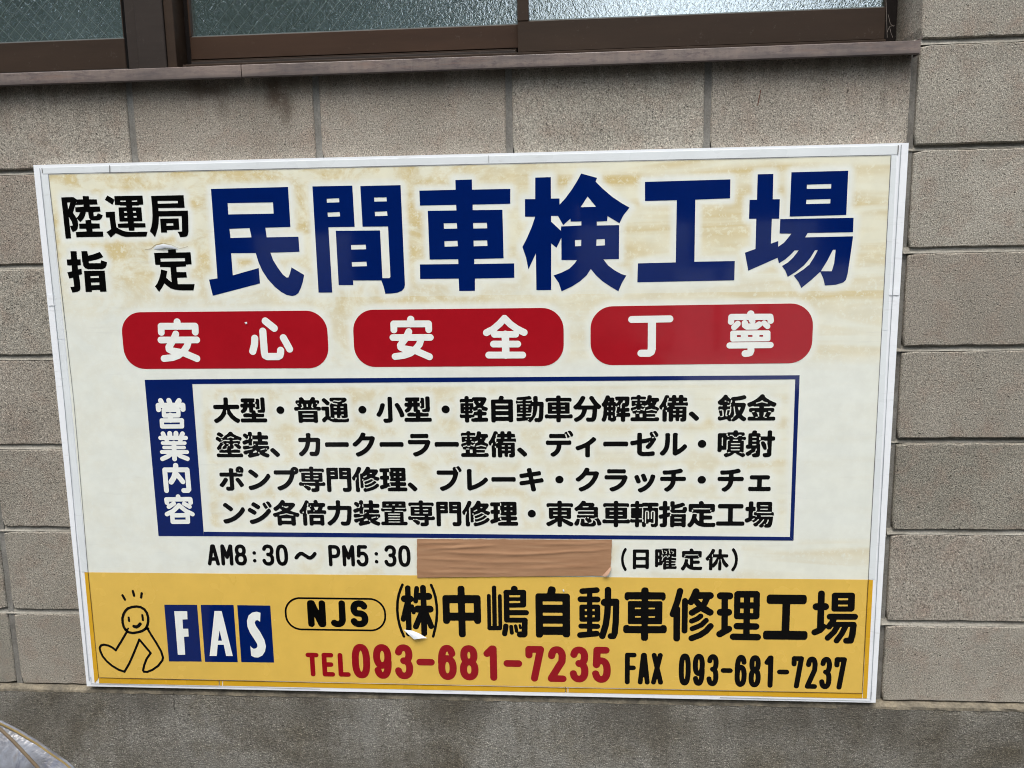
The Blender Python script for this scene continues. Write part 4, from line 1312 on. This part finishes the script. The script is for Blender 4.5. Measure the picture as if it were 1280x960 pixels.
RC = ('round', 0.012, 0.046, 0.030)
comp = empty('company_name', (-0.5, Y_INK, -1.2), sign)
PAREN_L = [[(211, 100), (190, 150), (170, 210), (155, 290), (152, 390), (160, 480), (180, 570), (205, 640), (228, 690)]]
PAREN_R = [[(539, 103), (565, 165), (588, 240), (602, 330), (606, 420), (600, 510), (585, 600), (562, 690)]]
for pl in (PAREN_L, PAREN_R):
    L = [[(at(480 + a / 9.143, 720 + b / 9.143, Y_INK)[0], -at(480 + a / 9.143, 720 + b / 9.143, Y_INK)[2]) for a, b in l] for l in pl]
    V, T = strokes_mesh(L, 1.75 * PXM, 0.3 * PXM)
    char_obj('character', V * np.array([1, -1]), T, Y_INK, M_BLACK, comp)
for ch, b in (('中', (553.4, 601.2, 732.2, 796.6, 732.2, 796.6)), ('自', (669.4, 712.6, 732.6, 797, 733, 797.2)), ('車', (779, 833.8, 734, 801, 734.4, 801.2)), ('工', (954.4, 1010.4, 743, 799.4, 743.6, 800))):
    font_line(ch, b, RC, M_BLACK, comp, line_name=None)
COMP = [
 ((490, 725), [(40, [(236,120),(252,700),(252,805)]), (52, [(188,282),(270,282)]), (38, [(230,340),(170,588)]), (30, [(300,395),(325,485)]), (34, [(370,125),(355,318)]), (42, [(464,116),(478,440),(484,800)]), (52, [(400,245),(548,245)]), (53, [(385,436),(568,436)]), (42, [(450,480),(358,698)]), (42, [(500,480),(588,692)])]),
 ((600, 725), [(27, [(132,236),(140,700)]), (31, [(211,115),(220,690)]), (27, [(297,240),(305,700)]), (33, [(145,721),(298,721)]), (48, [(515,134),(515,180)]), (40, [(396,188),(402,600)]), (40, [(392,187),(652,187)]), (43, [(648,190),(648,370)]), (27, [(400,286),(650,286)]), (34, [(400,382),(655,378)]),
   (39, [(400,490),(693,490)]), (38, [(402,601),(672,603)]), (42, [(672,605),(668,815)]), (46, [(660,817),(600,817)]), (38, [(388,690),(370,806)]), (28, [(468,700),(477,792)]), (25, [(535,690),(550,768)]), (19, [(598,682),(606,718)])]),
 ((710, 728), [(42, [(215,132),(430,115)]), (38, [(325,130),(325,780)]), (44, [(190,252),(442,256)]), (33, [(206,365),(448,365)]), (39, [(211,372),(211,550)]), (37, [(328,365),(328,556)]), (40, [(442,372),(442,550)]), (29, [(211,461),(442,461)]), (34, [(208,556),(446,556)]),
   (38, [(195,655),(443,660)]), (44, [(183,790),(430,768)]), (46, [(600,112),(598,300),(590,470),(565,640),(515,805)]), (56, [(550,300),(705,298)]), (45, [(723,288),(716,600),(700,760),(680,806),(642,806)])]),
 ((825, 728), [(45, [(302,128),(262,280),(192,478)]), (48, [(252,400),(250,840)]), (42, [(375,275),(368,725)]), (48, [(542,135),(505,220),(464,294)]), (52, [(560,198),(752,198)]), (44, [(505,245),(600,345),(700,410)]), (50, [(640,390),(752,450)]), (46, [(712,220),(665,320),(590,390),(480,455)]),
   (38, [(610,505),(560,545),(475,580)]), (38, [(692,570),(620,640),(485,695)]), (45, [(758,655),(690,730),(600,790),(474,838)])]),
 ((885, 728), [(54, [(190,201),(322,203)]), (46, [(252,200),(248,720)]), (53, [(188,448),(306,448)]), (50, [(176,775),(310,700)]), (50, [(448,178),(725,178)]), (44, [(440,178),(436,508)]), (46, [(587,178),(576,800)]), (45, [(732,178),(724,508)]), (48, [(440,346),(728,346)]), (48, [(438,506),(720,508)]), (50, [(436,656),(718,662)]), (50, [(380,815),(742,822)])]),
 ((1005, 730), [(48, [(262,145),(245,650)]), (54, [(186,340),(318,340)]), (48, [(162,724),(240,690),(286,640)]), (42, [(462,171),(720,171)]), (46, [(466,176),(460,366)]), (48, [(714,178),(708,366)]), (33, [(462,276),(710,276)]), (40, [(454,375),(708,375)]), (46, [(390,490),(762,492)]), (46, [(455,500),(425,575),(375,638)]),
   (39, [(440,606),(745,606)]), (42, [(510,620),(450,720),(355,810)]), (42, [(625,630),(570,740),(490,850)]), (46, [(742,618),(725,760),(700,850),(636,850)])]),
]
for org, st in COMP:
    brush_char(st, org, 12.0, M_BLACK, comp, Y_INK)
stroke_line('NJS', (384.4, 460.4, 750.2, 783.8, 750.4, 784.2), 4.0, M_BLACK, sign, 0.86)
stroke_line('TEL', (382.6, 437.8, 815.8, 845.4, 816.2, 846.0), 2.85, M_DRED, sign, 0.83)
stroke_line('093-681-7235', (439.8, 763.8, 804.6, 847.8, 808.6, 853.8), 4.25, M_DRED, sign, 0.855)
stroke_line('FAX', (780.6, 829, 815.8, 855.4, 816.2, 855.8), 2.9, M_BLACK, sign, 0.90)
stroke_line('093-681-7237', (848.4, 1057.8, 816.6, 856.6, 821.6, 862.2), 3.0, M_BLACK, sign, 0.865)
# oval round NJS
xL, xR, a, b2, c, d = world_box((356, 482.6, 746.6, 788.2, 747.4, 788.8))
lp = rounded(xL, xR, (b2 + d) / 2, (a + c) / 2, (a - b2) * 0.46, 14)
li = rounded(xL + 2.5 * PXM, xR - 2.5 * PXM, (b2 + d) / 2 + 2.5 * PXM, (a + c) / 2 - 2.5 * PXM, (a - b2) * 0.46 - 2.5 * PXM, 14)
n_ = len(lp)
V = [(x, Y_INK, z) for x, z in lp] + [(x, Y_INK, z) for x, z in li]
mesh_obj('oval_ring', V, [(k, (k + 1) % n_, (k + 1) % n_ + n_, k + n_) for k in range(n_)], M_BLACK, sign)
# the three logo tiles
s_ = 5.3333
tiles = [[(508,138),(727,139),(757,517),(540,516)], [(751,139),(970,140),(998,521),(780,519)], [(995,141),(1215,144),(1241,524),(1022,521)]]
lets = [[[(575,181),(661,181),(663,235),(630,237),(633,298),(668,298),(671,350),(640,352),(648,472),(599,472)]],
        [[(843,180),(891,180),(965,480),(921,480),(905,405),(865,405),(858,480),(811,480)], [(877,310),(893,378),(867,378)]],
        [[(1147,252),(1150,192),(1125,184),(1095,190),(1070,210),(1060,245),(1063,285),(1080,325),(1108,368),(1127,398),(1130,415),(1122,428),(1105,432),(1092,424),(1082,412),(1088,478),(1110,489),(1135,490),(1162,477),(1180,450),(1186,415),(1176,372),(1148,320),(1120,280),(1111,258),(1118,243),(1132,241)]]]
for t, l_ in zip(tiles, lets):
    q = trace([t], (110, 730), s_, Y_INK)[0]
    o = plate('logo_tile', [tuple(q[i]) for i in (3, 2, 1, 0)], Y_INK, 0.0004, M_BLUE, sign)
    traced_char('letter', l_, (110, 730), s_, M_CREAM, o, Y_INK2)
# walking-figure emblem drawn in one thick line
EMB = [([(265,163),(295,153),(325,150),(352,155),(375,168),(392,192),(401,222),(401,250),(396,275),(384,298),(360,314),(330,322),(300,327),(272,322),(250,306),(238,285),(230,255),(230,225),(238,198),(250,178),(265,163)], 5.2),
       ([(258,320),(222,382),(185,442),(165,425),(135,410),(105,404),(86,410),(78,425),(82,448),(98,482),(125,515),(160,545),(205,572),(243,585),(275,530),(310,450),(342,370),(380,415),(418,460),(390,500),(375,540),(367,575),(372,585),(395,586),(430,572),(468,545),(495,510),(500,490),(488,450),(460,400),(425,345),(392,290)], 4.6),
       ([(271,224),(274,246)], 4.6), ([(362,208),(366,240)], 4.6), ([(306,282),(322,287),(338,278),(348,266)], 6.6),
       ([(230,75),(246,104)], 5.0), ([(299,47),(307,78)], 5.0), ([(358,62),(354,90)], 5.0), ([(250,300),(262,304),(268,296)], 3.4), ([(384,300),(402,296)], 4.4)]
emb = empty('emblem', (-1.7, Y_INK, -1.25), sign)
for pts, wd in EMB:
    q = trace([pts], (110, 730), s_, Y_INK)[0]
    V, T = strokes_mesh([[(a, -b) for a, b in q]], wd / s_ * PXM * 1.8, 0.22 * PXM)
    char_obj('line_stroke', V * np.array([1, -1]), T, Y_INK, M_BLACK, emb)

# --- print film: upper and lower sheet with the ageing attribute
X0, X1, ZT, ZB = -1.82, 0.0, -0.18, -1.39
RS_ = 0.002
Wd, Hd = int((X1 - X0) / RS_), int((ZT - ZB) / RS_)
mask = np.zeros((Hd, Wd), bool)
for tr in inked:
    q = tr.copy()
    q[:, :, 0] = (q[:, :, 0] - X0) / RS_
    q[:, :, 1] = (ZT - q[:, :, 1]) / RS_
    raster(q, Hd, Wd, mask)
dist = edt(mask, 12) * RS_
halo = np.clip((dist - 0.005) / 0.012, 0, 1)
halo = blur(halo, 2)
def film(pxq, nu, nv, upper):
    V = []
    for j in range(nv + 1):
        for i in range(nu + 1):
            u, v_ = i / nu, j / nv
            a = lerp(lerp(pxq[0], pxq[1], u), lerp(pxq[3], pxq[2], u), v_)
            p = at(a[0], a[1], Y_FILM)
            V.append((p[0], Y_FILM, p[2]))
    F = []
    for j in range(nv):
        for i in range(nu):
            k = j * (nu + 1) + i
            F.append((k, k + nu + 1, k + nu + 2, k + 1))
    o = mesh_obj('print_film', V, F, M_PRINT, sign)
    at_ = o.data.color_attributes.new('stain', 'FLOAT_COLOR', 'POINT')
    arr = np.zeros((len(V), 4), np.float32)
    P_ = np.array(V)
    ix = np.clip(((P_[:, 0] - X0) / RS_).astype(int), 0, Wd - 1)
    iz = np.clip(((ZT - P_[:, 2]) / RS_).astype(int), 0, Hd - 1)
    arr[:, 1] = halo[iz, ix]
    x, z = P_[:, 0], P_[:, 2]
    if upper:
        zs = at(600, 372, Y_FILM)[2]
        age = 0.42 + 0.58 * np.clip((z - zs) / 0.09, 0, 1)
    else:
        xa, za = at(248, 480, Y_FILM)[[0, 2]]
        xb, zb = at(990, 672, Y_FILM)[[0, 2]]
        inb = np.clip((x - xa) / 0.01, 0, 1) * np.clip((xb - x) / 0.01, 0, 1) * np.clip((za - z) / 0.01, 0, 1) * np.clip((z - zb) / 0.01, 0, 1)
        zp = at(600, 462, Y_FILM)[2]
        prow = np.clip((z - zp) / 0.03, 0, 1) * np.clip((x + 1.35) / 0.2, 0, 1) * 0.45
        hrs = np.clip((zb - z) / 0.01, 0, 1) * np.clip((x + 1.5) / 0.2, 0, 1) * 0.30
        age = 0.10 + 0.52 * inb + prow * (1 - inb) + hrs + 0.26 * np.clip((z - at(600, 395, Y_FILM)[2]) / 0.03, 0, 1)
    arr[:, 0] = age
    arr[:, 2] = np.clip((x + 0.95) / 0.35, 0, 1)
    arr[:, 3] = 1
    at_.data.foreach_set('color', arr.ravel())
    return o
seamL, seamR = (LI(375.6) + .4, 375.6), (RI(363) - .4, 362.8)
film([(60.9, 218.3), (1113.4, 194.4), (seamR[0], seamR[1]), (seamL[0], seamL[1])], 340, 52, True)
film([seamL, seamR, (RI(725), 725.0), (LI(715.7) + .3, 715.8)], 340, 110, False)
# --- damage: lifted flakes
def flake(pts, ys, name='peeled_vinyl', mat=M_FLAKE):
    w_ = [at(a, b, Y_INK2 - e) for (a, b), e in zip(pts, ys)]
    V = [tuple(p) for p in w_]
    c = np.mean(V, 0); c[1] = min(v[1] for v in V) - 0.0012
    V.append(tuple(c))
    n = len(pts)
    F = [(k, n, (k + 1) % n) for k in range(n)]
    return mesh_obj(name, V, F, mat, sign, smooth=True)
f_ = lambda a, b: (480 + a / 9.143, 720 + b / 9.143)
flake([f_(220, 612), f_(325, 625), f_(400, 655), f_(492, 710), f_(430, 712), f_(345, 725), f_(310, 695)], [.0005, .002, .004, .002, .006, .007, .004])
f_ = lambda a, b: (70 + a / 6.857, 235 + b / 6.857)
flake([f_(835, 520), f_(860, 492), f_(920, 480), f_(985, 492), f_(1050, 525), f_(1000, 520), f_(960, 512), f_(905, 525), f_(860, 527)], [0, .001, .002, .0015, 0, 0, .001, .001, 0])
MC = mat_flat('crease shade', srgb(150, 138, 110), 0.7)
seam([f_(760, 530), f_(815, 520), f_(850, 488), f_(920, 473), f_(990, 488), f_(1060, 520), f_(1130, 502)], 0.5, MC, 'crease', Y_INK2)
flake([(305.6, 403.2), (308.6, 402.2), (309.0, 404.8), (307.2, 405.4)], [0, .0008, .0008, 0])
flake([(703, 737.2), (704.6, 736.6), (705.8, 739.2), (704.4, 740.4)], [0, .001, .001, 0])

# ------------------------------------------------------------------ packing tape over the old line of print
tp = empty('packing_tape', tuple(at(640, 722, Y_INK)), None, 'wrinkled strip of brown packing tape stuck over words on the sign', 'tape')
RIDGES = [(0.04, 0.42, 0.26, 0.16, 0.030, .0016), (0.10, 0.55, 0.34, 0.40, 0.035, .0014), (0.35, 1.0, 0.47, 0.27, 0.030, .0015), (0.55, 1.0, 0.14, 0.10, 0.03, .0010), (0.0, 0.35, 0.50, 0.58, 0.03, .0009),
          (0.2, 0.8, 0.62, 0.60, 0.045, .0009), (0.0, 0.25, 0.10, 0.09, 0.03, .0012), (0.5, 0.95, 0.80, 0.72, 0.05, .0008), (0.02, 0.5, 0.86, 0.90, 0.04, .0009), (0.15, 0.4, 0.72, 0.78, 0.03, .0007)]
q4 = [(521.2, 673.6), (765.0, 674.6), (763.0, 719.5), (521.2, 722.0)]
nu, nv = 150, 34
V, F = [], []
Y_T = Y_INK2 - 0.0012
for j in range(nv + 1):
    for i in range(nu + 1):
        u, v_ = i / nu, j / nv
        a = lerp(lerp(q4[0], q4[1], u), lerp(q4[3], q4[2], u), v_)
        p = at(a[0], a[1], Y_T)
        hgt = 0.0003 * noise.noise(Vector((u * 9, v_ * 4, 4)))
        for (u0, u1, va, vb, wd_, am) in RIDGES:
            if u0 < u < u1:
                k_ = (u - u0) / (u1 - u0)
                vc = va + (vb - va) * k_ + 0.018 * noise.noise(Vector((u * 9, va * 20, 2)))
                hgt += am * math.sin(math.pi * k_) ** 0.6 * math.exp(-((v_ - vc) / wd_) ** 2)
        ed = 0.0009 * noise.noise(Vector((u * 26, 0, 2))) if j in (0, nv) else 0
        ex = 0.0013 * noise.noise(Vector((v_ * 9, 5, 2))) if i in (0, nu) else 0
        V.append((p[0] + ex, Y_T - max(0, hgt), p[2] + ed))
for j in range(nv):
    for i in range(nu):
        if (nu - i) + (nv - j) * 1.0 < 7: continue
        k = j * (nu + 1) + i
        F.append((k, k + nu + 1, k + nu + 2, k + 1))
mesh_obj('tape_strip', V, F, M_TAPE, tp, smooth=True)
M_TAPE2 = mat_flat('tape underside', srgb(196, 158, 132), 0.25, 0.6)
w_ = [at(*p, Y_T - e) for p, e in (((764.0, 707.5), .0022), ((752.5, 720.2), .0022), ((758, 720.8), .004), ((761.5, 717.0), .006), ((763.8, 711.5), .004))]
mesh_obj('folded_corner', [tuple(p) for p in w_], [(0, 3, 4), (0, 1, 3), (1, 2, 3)], M_TAPE2, tp, smooth=True)

# ------------------------------------------------------------------ plastic cover standing in the near corner
YC = -0.78
cv = empty('plastic_cover', (at(-40, 960, YC)[0], YC - .1, GZ), None, 'cloudy clear plastic cover edged in yellow, cut off by the lower left corner', 'cover')
rim_px = [(-150, 868), (-100, 872), (-50, 884), (0, 903.5), (22, 914.5), (45, 928.5), (65, 942.5), (82, 954), (95, 966), (115, 990), (135, 1025), (150, 1075)]
rim = [at(a, b, YC) for a, b in rim_px]
xr, zr = rim[-1][0], rim[-1][2]
rim += [np.array([xr + .01, YC, zr - .12]), np.array([xr + .015, YC, GZ + .02])]
xc_ = rim[0][0]
left = [np.array([2 * xc_ - p[0], YC, p[2]]) for p in rim[:0:-1]]
full = left + rim
n_ = len(full)
V, F = [], []
K = 7
cen = np.array([xc_, YC, GZ + .15])
for k in range(K + 1):
    t = k / K
    for p in full:
        q = p + (cen - p) * t * np.array([1, 0, 0.85])
        bul = -0.022 * math.sin(t * math.pi / 2) + 0.006 * noise.noise(Vector((p[0] * 14, t * 3, p[2] * 14)))
        V.append((q[0], YC + bul - .002, max(q[2], GZ + .005)))
for k in range(K):
    for i in range(n_ - 1):
        a = k * n_ + i
        F.append((a, a + n_, a + n_ + 1, a + 1))
nb = len(V)
for p in full: V.append((p[0], YC + .004, p[2]))
for p in full: V.append((xc_ + (p[0] - xc_) * .72, YC + .22, GZ + (p[2] - GZ) * .70))
for i in range(n_ - 1):
    F.append((nb + i, i, i + 1, nb + i + 1))
    F.append((nb + n_ + i, nb + i, nb + i + 1, nb + n_ + i + 1))
mesh_obj('cover_panel', V, F, M_COVER, cv, smooth=True)
v, f = tube([(p[0], YC - .001, p[2]) for p in full], 0.0013, 8)
mesh_obj('yellow_piping', v, f, M_PIPING, cv, smooth=True)
seam_px = [(-60, 880), (-20, 898), (0, 911), (15, 925), (32, 943), (46, 958), (60, 978), (80, 1010)]
v, f = tube([tuple(at(a, b, YC - 0.024)) for a, b in seam_px], 0.0019, 6)
mesh_obj('seam', v, f, mat_flat('tan seam tape', srgb(112, 96, 74), 0.7), cv, smooth=True)
